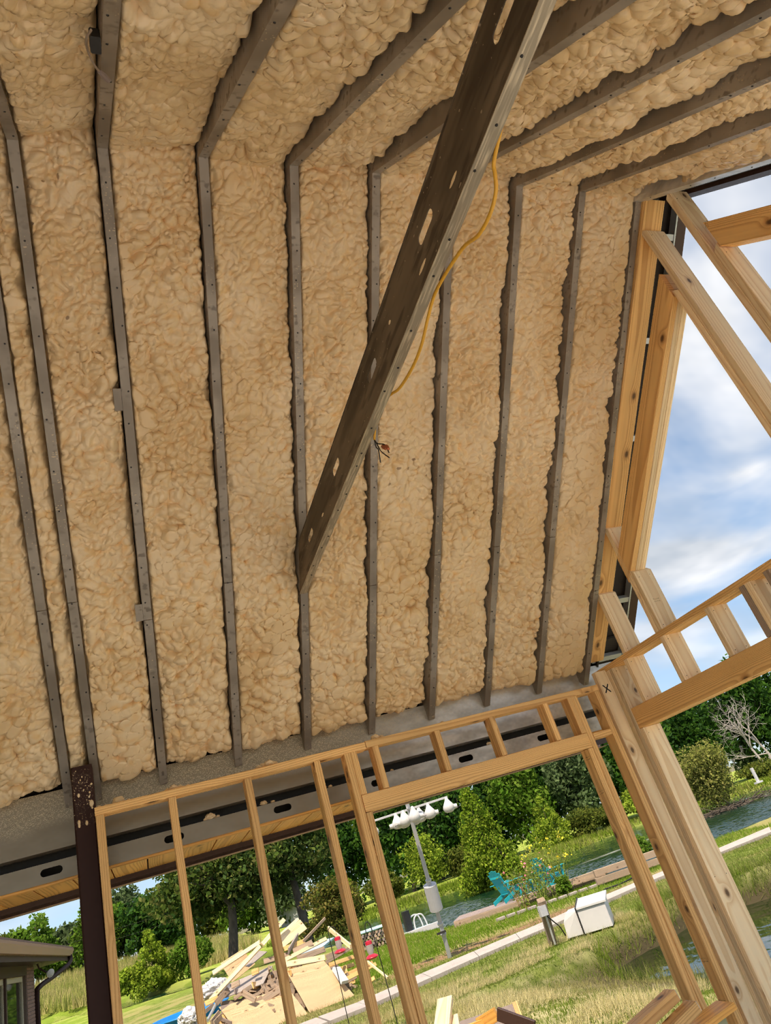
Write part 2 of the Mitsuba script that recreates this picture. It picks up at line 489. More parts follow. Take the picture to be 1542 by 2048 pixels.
# ---- steel rafters: a C of flange, web and lips; the far slope's ones are spliced about two metres down
ORD = ['first', 'second', 'third', 'fourth', 'fifth', 'sixth', 'seventh', 'eighth', 'ninth', 'tenth', 'eleventh', 'twelfth']


def channel(mb, s, x, b0, b1, off, fw=FW, depth=.15):
    D, N = (D1, N1) if s == 1 else (D2, N2)
    t = .0025
    mit = math.tan(TH)
    for prof in ([(-fw / 2, 0), (fw / 2, 0), (fw / 2, t), (-fw / 2, t)], [(-fw / 2, t), (-fw / 2 + t, t), (-fw / 2 + t, depth - t), (-fw / 2, depth - t)],
                 [(fw / 2 - t, t), (fw / 2, t), (fw / 2, .013), (fw / 2 - t, .013)], [(-fw / 2, depth - t), (fw / 2, depth - t), (fw / 2, depth), (-fw / 2, depth)]):
        prism(mb, prof, RIDGE + XAX * x + D * b0 + N * off, D, XAX, N, b1 - b0, k0=(0, -mit if b0 <= .02 else 0))
    return mb


rng = np.random.default_rng(5)
for j, x in enumerate(RX):
    last = j == len(RX) - 1
    off = -.03 if last else 0.0
    fromgable = len(RX) - 1 - j
    where = 'beside the gable framing' if last else f'{ORD[fromgable]} from the open gable'
    sk = thing('steel_rafter', f'steel channel rafter on the far slope, {where}' + (', carrying the cross beam' if j == 6 else ''), 'rafter')
    sp = [2.0, 2.0, 2.0, 1.98, 2.13, 1.99, 2.11, 2.13, 2.0, 2.0, 1.99, 2.4][j]
    xx = x
    part(sk, 'upper_channel', channel(MB(), 1, xx, 0, sp, off).shape('mat_dusty_steel'))
    part(sk, 'lower_channel', channel(MB(), 1, xx + .001, sp + .004, END1, off + .001).shape('mat_dusty_steel'))
    mb = MB()
    for b in np.arange(.12, 3.0, .21):
        b = b + rng.uniform(-.07, .07)
        p = on(1, x + rng.uniform(-.011, .011), b, off)
        lathe([(0, -.003), (.0032, -.0025), (.0042, 0), (.0042, .001)], 7, p, mb, axis=N1)
    part(sk, 'screw', mb.shape('mat_black'), kind='stuff')
    if j == 0:
        continue
    nk = thing('steel_rafter', f'dusty steel rafter on the near slope, {where}', 'rafter')
    fw = .068 if last else FW
    part(nk, 'channel', channel(MB(), 2, x + (.005 if last else 0), 0, END2, off, fw).shape('mat_galvanized' if last else 'mat_dusty_steel'))
    mb = MB()
    for b in np.arange(.1, 2.1, .23):
        b = b + rng.uniform(-.08, .08)
        lathe([(0, -.003), (.0032, -.0025), (.0042, 0), (.0042, .001)], 7, on(2, x + rng.uniform(-.011, .011), b, off), mb, axis=N2)
    part(nk, 'screw', mb.shape('mat_black'), kind='stuff')

# ---- clips on the fourth rafter
for b0, b1, lab in ((.98, 1.08, 'upper'), (2.04, 2.13, 'lower')):
    c = thing('steel_clip', f'small grey steel clip on the rafter left of centre, {lab} of the two', 'clip')
    mb = MB()
    prism(mb, rectp(.032, .002), on(1, .151 - FW / 2 - .017, b0, -.002), D1, XAX, N1, b1 - b0)
    prism(mb, rectp(.002, .03), on(1, .151 - FW / 2 - .034, b0, .012), D1, XAX, N1, b1 - b0)
    scene[c] = mb.shape('mat_dusty_steel')

# ---- the collar beam across the room
BX, BZ0, BZ1 = .938, 3.19, 3.392
y_of = lambda z, s: YR + s * (ZR - z) / math.tan(TH)
poly = Polygon([(y_of(BZ0, -1) + .01, BZ0), (y_of(BZ0, 1) - .005, BZ0), (y_of(BZ1, 1) - .005, BZ1), (y_of(BZ1, -1) + .01, BZ1)])
for cy in (.585, 1.135, 1.735, 2.335, 2.925):
    poly = poly.difference(slot(cy, BZ0 + .112, .115, .036))
beam = thing('cross_beam', 'dark stained steel joist with oval punched holes crossing the room below the ridge', 'beam')
part(beam, 'web', plate(poly, (BX, 0, 0), (0, 1, 0), (0, 0, 1), .003).shape('mat_stained_steel'))
mb = MB()
ya, yb = y_of(BZ0, -1) + .01, y_of(BZ0, 1) - .005
prism(mb, rectp(.040, .003), (BX + .018, ya, BZ0 - .0015), (0, 1, 0), (1, 0, 0), (0, 0, 1), yb - ya)
prism(mb, rectp(.003, .014), (BX + .0365, ya, BZ0 + .007), (0, 1, 0), (1, 0, 0), (0, 0, 1), yb - ya)
part(beam, 'bottom_flange', mb.shape('mat_galvanized'), 'light grey bottom flange')
mb = MB()
ya, yb = y_of(BZ1, -1) + .01, y_of(BZ1, 1) - .005
prism(mb, rectp(.040, .003), (BX + .018, ya, BZ1), (0, 1, 0), (1, 0, 0), (0, 0, 1), yb - ya)
part(beam, 'top_flange', mb.shape('mat_stained_steel'))
mb = MB()
for y in np.arange(.45, 3.3, .16):
    lathe([(0, -.003), (.003, -.0025), (.0042, 0), (.0042, .001)], 7, (BX + .018 + rng.uniform(-.009, .009), y + rng.uniform(-.05, .05), BZ0 - .003), mb, axis=(0, 0, 1))
part(beam, 'screw', mb.shape('mat_black'), kind='stuff')
mb = MB()
for y, z, l in ((.95, 3.25, .05), (1.22, 3.235, .06), (2.66, 3.26, .035), (1.5, 3.30, .02)):
    m = trimesh.creation.icosphere(2, .5)
    m.vertices *= A([.005, l, .010]) * (1 + .3 * (meshkit.noise(m.vertices * 4 + y) - .5))[:, None]
    m.vertices += A([BX - .0015, y, z])
    mb.tm(m)
part(beam, 'foam_drip', mb.shape('mat_foam', smooth=True), 'cream foam drips', kind='stuff')

# ---- yellow cable hanging beside the beam
cab = thing('electrical_cable', 'yellow electrical cable sagging along the right side of the dark cross beam', 'cable')
cp = [(.985, .70, 3.24), (.985, .80, 3.20), (.99, .855, 3.185), (.992, .872, 3.161), (.995, .90, 3.132), (.995, .953, 3.116), (.993, 1.018, 3.122), (.992, 1.078, 3.157), (.99, 1.132, 3.172), (.99, 1.208, 3.189), (.99, 1.294, 3.198), (.99, 1.375, 3.180),
      (.99, 1.458, 3.155), (.99, 1.557, 3.151), (.99, 1.679, 3.171), (.988, 1.742, 3.199), (.986, 1.80, 3.225), (.986, 1.85, 3.243), (.988, 1.881, 3.246), (.99, 1.929, 3.241), (.99, 1.961, 3.218), (.99, 2.0, 3.19)]
part(cab, 'sheath', tube(smoothline(cp, 5), .0052, 8).shape('mat_cable', smooth=True))
for pts in ([(.99, 2.0, 3.19), (.99, 1.985, 3.16), (.99, 1.93, 3.112), (.99, 1.92, 3.069)], [(.99, 2.0, 3.19), (.992, 2.01, 3.16), (.99, 1.995, 3.137), (.99, 2.014, 3.091)],
            [(.99, 2.0, 3.19), (.985, 1.98, 3.15), (.985, 1.967, 3.109), (.985, 1.922, 3.048)]):
    part(cab, 'wire', tube(smoothline(pts, 5), .0022, 6).shape('mat_black'), 'black wire end')
for p in ((.99, 1.922, 3.095), (.99, 1.945, 3.112)):
    part(cab, 'wire_nut', lathe([(0, -.018), (.005, -.017), (.008, .004), (.007, .012), (0, .013)], 10, p, axis=(0, .5, .8)).shape('mat_copper'), 'reddish wire nut')

lead = thing('cable_lead', 'grey cable lead with a plug hanging beside the leftmost near-slope rafter at top left', 'cable')
lp = [(.102, 1.02, 3.885), (.09, 1.05, 3.905), (.089, 1.085, 3.935), (.098, 1.13, 3.97), (.112, 1.175, 4.005), (.128, 1.205, 4.03)]
part(lead, 'cord', tube(smoothline(lp, 5), .0035, 7).shape('mat_old_wood'))
part(lead, 'plug', tube([(.122, 1.195, 4.02), (.138, 1.222, 4.045), (.15, 1.238, 4.055)], [.006, .010, .008], 8).shape('mat_panel'), 'pale plug')
part(lead, 'junction_box', boxm(.098, .126, 1.045, 1.09, 3.905, 3.95, .003).shape('mat_dark_steel'), 'dark junction box')

# ------------------------------------------------------------------ eave wall
YW, WD = 3.80, .089
YC = YW + WD / 2


def lumber(name, label, p0, p1, w, t, wdir, mat='mat_pine', k0=(0, 0), k1=(0, 0), group=None, cat='lumber'):
    k = thing(name, label, cat, group)
    scene[k] = stick(p0, p1, w, t, wdir, .0025, k0=k0, k1=k1).shape(mat, uv=True)
    return k


lumber('top_plate', 'long orange pine top plate along the eave wall, left of its joint', (-.186, YC, 2.412), (1.212, YC, 2.410), WD, .038, (0, 1, 0), cat='top plate')
lumber('top_plate', 'orange pine top plate along the eave wall, right of its joint over the wide opening', (1.216, YC, 2.414), (2.83, YC, 2.412), WD, .038, (0, 1, 0), cat='top plate')


def stud(label, x0, z1, z0=0.0, w=.0365, name='wall_stud', cat='stud', mat='mat_pine'):
    return lumber(name, label, (x0 + w / 2, YC, z0), (x0 + w / 2, YC, z1), WD, w, (0, 1, 0), mat, cat=cat)


stud('pine stud against the dark brown post', -.184, 2.392)
stud('pine stud second from the dark brown post', .152, 2.391)
stud('pine stud third from the dark brown post', .531, 2.391)
stud('pine stud fourth from the dark brown post', .906, 2.391)
stud('full-height pine stud left of the wide opening, outer of the pair', 1.080, 2.392)
stud('shorter pine jack stud carrying the left end of the wide header', 1.119, 2.072)
stud('short pine cripple beside the left end of the wide header', 1.118, 2.392, 2.165, .0345, 'cripple_stud', 'cripple')
lumber('door_header', 'orange pine header beam over the wide opening in the eave wall', (1.1195, YC, 2.1195), (2.612, YC, 2.1205), WD, .088, (0, 1, 0), cat='header')
for i, x in enumerate((1.248, 1.635, 2.005, 2.391, 2.577)):
    stud(f'short pine cripple above the wide header, {ORD[i]} from the left', x, 2.394, 2.166, .036, 'cripple_stud', 'cripple')
lumber('wall_stud', 'tall pine stud right of the wide opening, running up to the top plate', (2.632, YC, 0), (2.632, YC, 2.393), WD, .036, (0, 1, 0), cat='stud')
jamb = lumber('wall_stud', 'pine jack stud under the right end of the wide header', (2.593, YC, 0), (2.593, YC, 2.074), WD, .038, (0, 1, 0), cat='stud')
lumber('blocking', 'short pine block between the right stud of the wide opening and the corner', (2.652, YC, 2.135), (2.787, YC, 2.135), WD, .036, (0, 1, 0), cat='block')
cstud = lumber('wall_stud', 'pine corner stud of the eave wall with its broad side toward the opening', (2.808, YC, 0), (2.808, YC, 2.392), WD, .038, (0, 1, 0), cat='stud')
lumber('bottom_plate', 'pine bottom plate on the slab between the left studs', (-.186, YC, .019), (1.10, YC, .019), WD, .038, (0, 1, 0), cat='bottom plate') if False else None

# dark brown steel post
post = thing('steel_post', 'square dark brown steel post spattered with foam at its top', 'post')
part(post, 'shaft', stick((-.235, 3.935, 0), (-.235, 3.935, 2.66), .098, .11, (1, 0, 0), .008).shape('mat_brown_paint'))
mb = MB()
rng = np.random.default_rng(8)
for i in range(260):
    z = 2.36 + .28 * rng.random() ** .6
    r = .0008 + .0042 * rng.random() ** 9
    m = trimesh.creation.icosphere(1 if r > .003 else 0, 1.0)
    m.vertices = m.vertices * A([r, .5 * r, r * rng.uniform(1, 2)]) + A([rng.uniform(-.281, -.189), 3.8797, z])
    mb.tm(m)
for x, z, r in ((-.262, 2.395, .007), (-.228, 2.385, .007), (-.20, 2.47, .010), (-.255, 2.52, .006), (-.262, 2.38, .006)):
    m = trimesh.creation.icosphere(2, 1.0)
    m.vertices = m.vertices * A([r, .6 * r, r * 1.7]) + A([x, 3.879, z])
    mb.tm(m)
part(post, 'foam_spatter', mb.shape('mat_foam', smooth=True), 'cream foam spatter', kind='stuff')

# eave strut and girt of galvanised steel behind the wall
YS = 4.12
strut = thing('eave_strut', 'upper galvanised steel channel behind the eave wall studs', 'steel channel')
mb = MB()
for (y0, y1, z0, z1) in ((YS, YS + .003, 2.338, 2.62), (YS + .003, YS + .10, 2.338, 2.341)):
    boxm(-4.0, 3.3, y0, y1, z0, z1, mb=mb)
scene[strut] = mb.shape('mat_galvanized')
girt = thing('slotted_girt', 'lower galvanised steel channel with oval slots behind the eave wall studs', 'steel channel')
pl = sbox(-4.0, 2.194, 3.3, 2.286)
for i in range(-7, 6):
    pl = pl.difference(slot(.168 + i * .585, 2.243, .10, .036))
mb = plate(pl, (0, YS + .003, 0), (1, 0, 0), (0, 0, 1), .003)
boxm(-4.0, 3.3, YS + .003, YS + .10, 2.283, 2.286, mb=mb)
boxm(-4.0, 3.3, YS + .003, YS + .10, 2.194, 2.197, mb=mb)
scene[girt] = mb.shape('mat_galvanized')
k = thing('wall_left', 'dark wooden wall closing the room far to the left', kind='structure')
scene[k] = boxm(-4.75, -4.6, -2.2, 4.0, 0, 4.3).shape('mat_old_wood', uv=True)
k = thing('wall_outer', 'dark sheet metal behind the steel channels', kind='structure')
scene[k] = boxm(-4.0, 3.3, YS + .14, YS + .15, 2.2, 2.72).shape('mat_dark_steel')

# soffit of boards, frieze trim, fascia and gutter
sof = thing('eave_soffit', 'orange stained board soffit under the eave overhang', 'soffit')
xs = [-4.0 + .184 * i for i in range(40)]
xs = [x - .02 for x in xs]
g = 0
for a0, a1 in zip(xs[:-1], xs[1:]):
    if a0 > 3.35: break
    part(sof, 'board', boxm(a0 + .003, a1 - .003, 4.135, 4.79, 2.196, 2.212, .002).shape('mat_soffit', uv=True))
k = thing('trim_1', 'dark red-brown frieze trim along the inner edge of the soffit', kind='structure')
scene[k] = boxm(-4.0, 3.3, YS - .004, YS + .022, 2.180, 2.195, .003).shape('mat_soffit', uv=True)
k = thing('fascia_board', 'dark brown fascia along the outer edge of the board soffit', 'fascia')
scene[k] = boxm(-4.0, 3.44, 4.79, 4.812, 2.168, 2.33).shape('mat_fascia')
k = thing('eave_gutter', 'brown gutter hanging outside the eave fascia', 'gutter')
mb = MB()
prism(mb, [(0, 0), (.085, .0), (.085, .003), (0, .003)], (-4.0, 4.813, 2.150), (1, 0, 0), (0, 1, 0), (0, 0, 1), 7.44)
prism(mb, [(.085, 0), (.115, .10), (.112, .10), (.082, .003)], (-4.0, 4.813, 2.150), (1, 0, 0), (0, 1, 0), (0, 0, 1), 7.44)
scene[k] = mb.shape('mat_gutter')

# foam crumbs on plate and girt
rng = np.random.default_rng(21)


def crumb(p, r, label, group):
    k = thing('foam_scrap', label, 'foam scrap', group)
    m = trimesh.creation.icosphere(3, 1.0)
    v = m.vertices
    v = v * (1 + .9 * (meshkit.fbm(v * 2.4 + rng.uniform(0, 50), 3) - .5))[:, None] * A([1.25, .9, .85]) * r
    m.vertices = v + A(p)
    scene[k] = ply(m, 'mat_foam', smooth=True)


for x, r in ((-.17, .010), (-.135, .008), (-.078, .022), (-.03, .007), (.155, .012), (.185, .016), (.215, .014), (.255, .009), (.62, .012), (.65, .019), (.68, .022), (.71, .012), (1.29, .020), (1.33, .014), (1.72, .010), (2.15, .008)):
    crumb((x, YW + .03 + .03 * rng.random(), 2.432 + r * .55), r, 'crumb of cream foam lying on the top plate', 'foam crumbs on the top plate')
for x, r in ((.34, .010), (.365, .021), (.405, .009), (.66, .016), (.71, .010), (1.01, .014), (1.05, .010), (1.44, .008), (2.12, .014), (2.14, .010), (2.62, .008)):
    crumb((x, YS + .02, 2.287 + r * .6), r, 'crumb of cream foam lying on the slotted girt', 'foam crumbs on the girt')

# ------------------------------------------------------------------ gable wall on the right
XG, GD = 2.985, .140
XC = XG + GD / 2
PP = 'mat_pale_pine'


def nails(k, x, y, zs, r=.0022):
    mb = MB()
    for z in zs:
        for dx in (-.045, .04):
            lathe([(0, -.0012), (r, -.001), (r * 1.2, .0005)], 7, (x + dx, y, z + .006 * math.sin(dx * 900 + z * 40)), mb, axis=(0, 1, 0))
    part(k, 'nail', mb.shape('mat_ink'), 'dark nail heads', kind='stuff')


def stamp(k, o, u, v, n, sz=.008, seed=0):
    r = np.random.default_rng(seed)
    o, u, v, n = A(o, float), unit(u), unit(v), unit(n)
    mb = MB()
    for row in range(2):
        for i in range(6):
            c = o + u * (i * sz * .95) - v * row * sz * 1.7
            for q in range(2):
                e = v * sz * (r.random() - .2) + u * sz * .6 * (r.random() - .5)
                stick(c + n * .0004, c + e + n * .0004, .0016, .0005, u if abs(unit(e + 1e-9) @ u) < .8 else v, 0, mb)
    part(k, 'grade_stamp', mb.shape('mat_ink'), 'faded black grade stamp', kind='stuff')


def gstud(label, y0, y1, z0, z1, name='gable_stud', cat='stud', slope=0.0, mat=PP):
    w = y1 - y0
    k = lumber(name, label, (XC, (y0 + y1) / 2, z0), (XC, (y0 + y1) / 2, z1), GD, w, (1, 0, 0), mat, k1=(0, slope), cat=cat)
    nails(k, XC, y0, (max(z0, 1.2) + .025, z1 - .03 - .02 * (slope != 0)))
    return k


# the sill of the open gable, the door header and studs under it
lumber('gable_plate', 'long pine plate across the open gable at eave height', (XC, -.42, 2.5275), (XC, 4.02, 2.5265), GD, .035, (1, 0, 0), 'mat_pine', cat='plate')
lumber('gable_header', 'deep pine header beam under the open gable, over the big door opening', (XC, -.42, 2.165), (XC, 3.788, 2.166), .130, GD - .004, (0, 0, 1), 'mat_pine', cat='header')
xpost = lumber('gable_stud', 'pale pine stud marked with a black X in the corner by the eave wall', (2.8925, 3.819, 0), (2.8925, 3.819, 2.508), .089, .038, (1, 0, 0), PP, cat='stud')
gstud('pale king stud at the left end of the gable header, farther of the pair', 3.829, 3.866, 0, 2.508)
gstud('pale king stud at the left end of the gable header, nearer of the pair', 3.790, 3.827, 0, 2.508)
gstud('broad knotty pale pine jack stud under the left end of the deep gable header', 3.750, 3.788, 0, 2.099)
gstud('short pale cripple under the gable plate, first from the corner', 3.612, 3.650, 2.232, 2.509, 'gable_cripple', 'cripple')
gstud('short pale cripple under the gable plate, second from the corner', 3.224, 3.261, 2.232, 2.509, 'gable_cripple', 'cripple')
gstud('short pale cripple under the gable plate, third from the corner', 2.813, 2.850, 2.232, 2.509, 'gable_cripple', 'cripple')
gstud('short pale cripple under the gable plate, right of the dark-sided pair', 2.496, 2.534, 2.232, 2.509, 'gable_cripple', 'cripple')
gstud('short dark-stained cripple under the gable plate, beside a pale one', 2.536, 2.574, 2.232, 2.509, 'gable_cripple', 'cripple', mat='mat_old_wood')
gstud('short cripple under the gable plate, last one at the right edge', 2.36, 2.40, 2.232, 2.509, 'gable_cripple', 'cripple', mat='mat_old_wood')
gstud('short cripple under the gable plate out of the right edge', 1.98, 2.02, 2.232, 2.509, 'gable_cripple', 'cripple') if False else None
# black X on the post and grade stamps (smudged, unreadable marks)
mb = MB()
for (ya, za, yb, zb) in ((0, 0, 1, 1), (0, 1, 1, 0)):
    stick((2.868 + .042 * ya, 3.7996, 2.365 + .052 * za), (2.868 + .042 * yb, 3.7996, 2.365 + .052 * zb), .008, .0006, (0, 0, 1), 0, mb)
part(xpost, 'ink_mark', mb.shape('mat_ink'), 'black hand-drawn X')

tana = .876
zA = lambda y: 4.461 - tana * (y - 1.905)
lumber('gable_rafter', 'pine board laid flat under the last steel rafter along the gable slope', (XG + .068, 1.80, zA(1.80) + .025), (XG + .068, 4.02, zA(4.02) + .025), GD, .038, (1, 0, 0), 'mat_pine', cat='rafter')
# built-up sloping header of three plies
zB = lambda y: 4.0 - .845 * (y - 1.97)
bup = thing('sloped_header', 'built-up sloping pine header of three plies across the open gable', 'header')
hB = .135
nb = unit((0, .845, 1))
db = unit((0, 1, -.845))
L = np.linalg.norm(A([0, 3.240 - 1.932, zB(3.240) - zB(1.932)]))
for i in range(3):
    x = XG + .019 + i * .0395
    o = A([x, 1.932, zB(1.932)]) + nb * hB / 2
    c = -.845
    part(bup, 'ply', prism(MB(), rectp(.038, hB, .0025), o, db, XAX, nb, L, k0=(0, c), k1=(0, c)).shape('mat_pine' if i == 0 else PP, uv=True))
# sloping header on the near side
hdr = thing('sloped_header', 'single pine header sloping up to the right above the open gable studs', 'header')
zH = lambda y: 4.0 + .886 * (y - 1.663)
nh = unit((0, -.886, 1)); dh = unit((0, -1, -.886))
part(hdr, 'ply', prism(MB(), rectp(.10, .135, .0025), A([XG + .05, 1.663, zH(1.663)]) + nh * .0675, dh, XAX, nh, 1.75, k0=(0, -.886)).shape('mat_pine', uv=True))

sA = tana
gstud('long pale stud beside the three-ply header, rising from the gable plate to the slope', 1.895, 1.930, 2.545, zA(1.9125), slope=sA)
gstud('pale jack stud carrying the upper end of the three-ply sloping header', 1.932, 1.968, 2.545, zB(1.95) - .002, slope=.845)
gstud('long pale stud rising to the ridge at the upper right', 1.665, 1.702, 2.545, ZR - (YR - 1.683) * .9163 - .045, slope=-.9163)
gstud('pale jack stud carrying the lower end of the right sloping header', 1.626, 1.663, 2.545, zH(1.645) - .004, slope=-.886)
gstud('short pale stud above the gable plate, nearest the corner', 3.593, 3.628, 2.545, zA(3.611), slope=sA)
gstud('pale stud above the gable plate, second from the corner, farther of the pair', 3.242, 3.276, 2.545, zA(3.259), slope=sA)
pjack = gstud('pale jack stud with pencil marks carrying the lower end of the three-ply header', 3.206, 3.240, 2.545, zB(3.223) - .001, slope=.845)

for zz, sd in ((2.03, 1), (1.83, 2)):
    stamp(jamb, (2.574, 3.86, zz), (0, -1, 0), (0, 0, 1), (-1, 0, 0), .008, sd)
for zz, sd in ((.885, 3), (.685, 4)):
    stamp(cstud, (2.789, 3.875, zz), (0, -1, 0), (0, 0, 1), (-1, 0, 0), .009, sd)
stamp(pjack, (3.03, 3.206, 2.73), (1, 0, 0), (0, 0, 1), (0, -1, 0), .009, 5)
stamp(hdr, (2.985, 1.62, 4.10), (0, -.4, .9), (0, .9, .4), (-1, 0, 0), .007, 6)

# rake overhang outside the gable: fascia, inner rail, braces
rk = thing('rake_fascia', 'dark brown sloping fascia at the outer edge of the far gable overhang', 'fascia')
scene[rk] = prism(MB(), rectp(.07, .15), on(1, 3.418, -.07, .165), D1, XAX, N1, 3.25).shape('mat_fascia')
rk = thing('rake_fascia', 'dark brown sloping fascia at the outer edge of the near gable overhang', 'fascia')
scene[rk] = prism(MB(), rectp(.09, .12), on(2, 3.245, -.07, .06), D2, XAX, N2, 2.25).shape('mat_fascia')
k = thing('eave_fascia', 'pine board closing the lower ends of the near slope rafters', 'fascia')
scene[k] = prism(MB(), rectp(.025, .22), on(2, -4.6, END2 + .03, .09), XAX, D2, N2, 7.6).shape('mat_pine', uv=True)
rk = thing('rake_rail', 'dark blue-grey steel rail inside the near gable fascia', 'rail')
scene[rk] = prism(MB(), rectp(.03, .05), on(2, 3.15, -.07, .04), D2, XAX, N2, 2.25).shape('mat_dark_steel')
rk = thing('rake_rail', 'blue-grey steel rail inside the far gable fascia', 'rail')
scene[rk] = prism(MB(), rectp(.012, .05), on(1, 3.37, -.05, .11), D1, XAX, N1, 3.2).shape('mat_bright_steel')
for i, b in enumerate((.19, .80, 1.42, 2.58, 3.02)):
    rk = thing('rake_brace', f'light steel cross brace in the gable overhang, {ORD[i]} from the ridge', 'brace')
    scene[rk] = prism(MB(), rectp(.036, .04), on(1, 3.10, b, .11), XAX, D1, N1, .28).shape('mat_bright_steel')
rk = thing('wall_gable', 'dark sheathing behind the last rafter', kind='structure')
scene[rk] = prism(MB(), rectp(.012, .09), on(1, 3.135, -.03, .115), D1, XAX, N1, 3.15).shape('mat_dark_steel')
# ------------------------------------------------------------------ ground and water
def inpoly(px, py, poly):
    poly = A(poly, float)
    ins = np.zeros(px.shape, bool)
    dist = np.full(px.shape, 1e9)
    for (x0, y0), (x1, y1) in zip(poly, np.roll(poly, -1, 0)):
        c = (y0 > py) != (y1 > py)
        with np.errstate(divide='ignore', invalid='ignore'):
            xi = x0 + (py - y0) / (y1 - y0 if y1 != y0 else 1e-9) * (x1 - x0)
        ins ^= c & (px < xi)
        dx, dy = x1 - x0, y1 - y0
        t = np.clip(((px - x0) * dx + (py - y0) * dy) / (dx * dx + dy * dy), 0, 1)
        dist = np.minimum(dist, np.hypot(px - x0 - t * dx, py - y0 - t * dy))
    return np.where(ins, -dist, dist)


POND1 = [(-14, 75), (-6.3, 62.2), (-4.2, 59.7), (-1.7, 47.2), (.36, 45.5), (1.4, 44.2), (4, 42), (7.5, 37), (9.4, 31), (8.9, 26), (9.2, 23.4), (12.5, 20.7), (14.5, 19.9), (17.9, 20.6), (20.9, 21.2), (30, 22), (50, 22), (52, 36), (46, 42),
         (43.8, 44.2), (42, 45.6), (39.8, 46.5), (38.7, 54), (33.4, 52.7), (23, 45.4), (21.1, 46.2), (20.3, 53), (16.4, 52.4), (13.7, 57.8), (9.5, 58), (5.5, 53), (2.2, 51.5), (1.5, 52.5), (-2, 60.1), (-6.3, 65)]
POND2 = [(6.34, 10.75), (6.74, 11.4), (7.5, 11.7), (8.05, 11.8), (8.6, 12.1), (9.1, 12.3), (9.8, 11.9), (10.3, 11.6), (13, 11.4), (19, 11), (19, 4.5), (9, 6.3), (6.7, 7.9), (6.43, 8.3), (6.36, 9.15), (6.30, 9.8)]


def height(x, y):
    d1, d2 = inpoly(x, y, POND1), inpoly(x, y, POND2)
    wob = meshkit.fbm(np.stack([x * 1.1, y * 1.1, x * 0], -1), 3, 4) - .5
    h = .05 * (meshkit.fbm(np.stack([x * .6, y * .6, x * 0], -1), 3, 9) - .5)
    left = np.clip((16 - x) / 24, 0, 1)
    h = h + left * np.clip((y - 62) / 30, 0, 1) * 1.9
    h = h + np.clip((y - 70) / 50, 0, 1) * .8
    s1 = np.clip((d1 + .35 * wob) / .9, -1, 1)
    h = np.where(s1 < 1, np.minimum(h, -.38 + .38 * np.clip(s1, 0, 1) ** .7), h) - .5 * np.clip(-s1, 0, 1)
    s2 = np.clip((d2 + .22 * wob) / (.35 + 2.0 * np.clip((12.7 - .6 * x - .8 * y) / .9, 0, 1)), -1, 1)
    h = np.where(s2 < 1, np.minimum(h, -.50 + .50 * np.clip(s2, 0, 1) ** .6), h) - .4 * np.clip(-s2, 0, 1)
    return h


gx = np.concatenate([np.arange(-60, -6, 3.), np.arange(-6, 3, .35), np.arange(3, 16, .13), np.arange(16, 30, .4), np.arange(30, 110, 2.)])
gy = np.concatenate([np.arange(4.06, 5.5, .25), np.arange(5.5, 14, .13), np.arange(14, 26, .3), np.arange(26, 64, .7), np.arange(64, 170, 4.)])
GX, GY = np.meshgrid(gx, gy)
GZ = height(GX, GY) - .03
i = np.arange(GX.size).reshape(GX.shape)
q = np.stack([i[:-1, :-1], i[:-1, 1:], i[1:, 1:], i[1:, :-1]], -1).reshape(-1, 4)
k = thing('ground', 'mown lawn, dry clippings and bare soil sloping to the ponds', kind='structure')
scene[k] = ply((np.c_[GX.ravel(), GY.ravel(), GZ.ravel()], q), 'mat_ground', smooth=True)
k = thing('yard_ground', 'open lawn round the building', kind='structure')
mb = MB()
mb.add([(-60, -60, -.08), (110, -60, -.08), (110, 4.06, -.08), (-60, 4.06, -.08)], [[0, 1, 2, 3]])
scene[k] = mb.shape('mat_ground')
for nm, lab, (x0, x1, y0, y1), z in (('pond_water', 'rippled green pond water reaching to the far bank', (-16, 54, 19, 78), -.34), ('pond_water', 'calm pale pond water close by at the lower right', (6, 19.2, 4.3, 12.8), -.46)):
    k = thing(nm, lab, kind='structure')
    mb = MB()
    mb.add([(x0, y0, z), (x1, y0, z), (x1, y1, z), (x0, y1, z)], [[0, 1, 2, 3]], [(x0, y0), (x1, y0), (x1, y1), (x0, y1)])
    scene[k] = mb.shape('mat_water', uv=True)

WALK_U = A([(-3, 15.2), (2.6, 14.9), (3.3, 14.75), (4.1, 14.95), (4.75, 15.2), (6.0, 15.4), (7.1, 15.6), (8.0, 15.7), (9.35, 16.05), (10.8, 16.25), (13.6, 16.55), (16.0, 16.9), (26, 18.2)])
WALK_L = A([(-3, 14.3), (2.6, 13.9), (3.3, 13.85), (4.0, 14.05), (4.6, 14.2), (5.7, 14.45), (6.7, 14.6), (7.5, 14.7), (8.8, 15.1), (10.3, 15.45), (12.9, 15.65), (14.9, 15.75), (26, 17.2)])
walk = thing('concrete_walk', 'narrow pale concrete path winding across the lawn', 'path')
for a0, a1, b0, b1 in zip(WALK_U[:-1], WALK_U[1:], WALK_L[:-1], WALK_L[1:]):
    nseg = max(1, int(np.linalg.norm(a1 - a0) / 1.3))
    for s in range(nseg):
        f = lambda p, q, t: p + (q - p) * t
        e = .006
        A0, A1, B0, B1 = f(a0, a1, s / nseg + e), f(a0, a1, (s + 1) / nseg - e), f(b0, b1, s / nseg + e), f(b0, b1, (s + 1) / nseg - e)
        zz = .03
        v = [(*B0, zz), (*B1, zz), (*A1, zz), (*A0, zz), (*B0, -.06), (*B1, -.06), (*A1, -.06), (*A0, -.06)]
        part(walk, 'slab', MB().add(v, [[0, 1, 2, 3], [0, 4, 5, 1], [1, 5, 6, 2], [2, 6, 7, 3], [3, 7, 4, 0]]).shape('mat_walk'))

# grass blades
rng = np.random.default_rng(31)


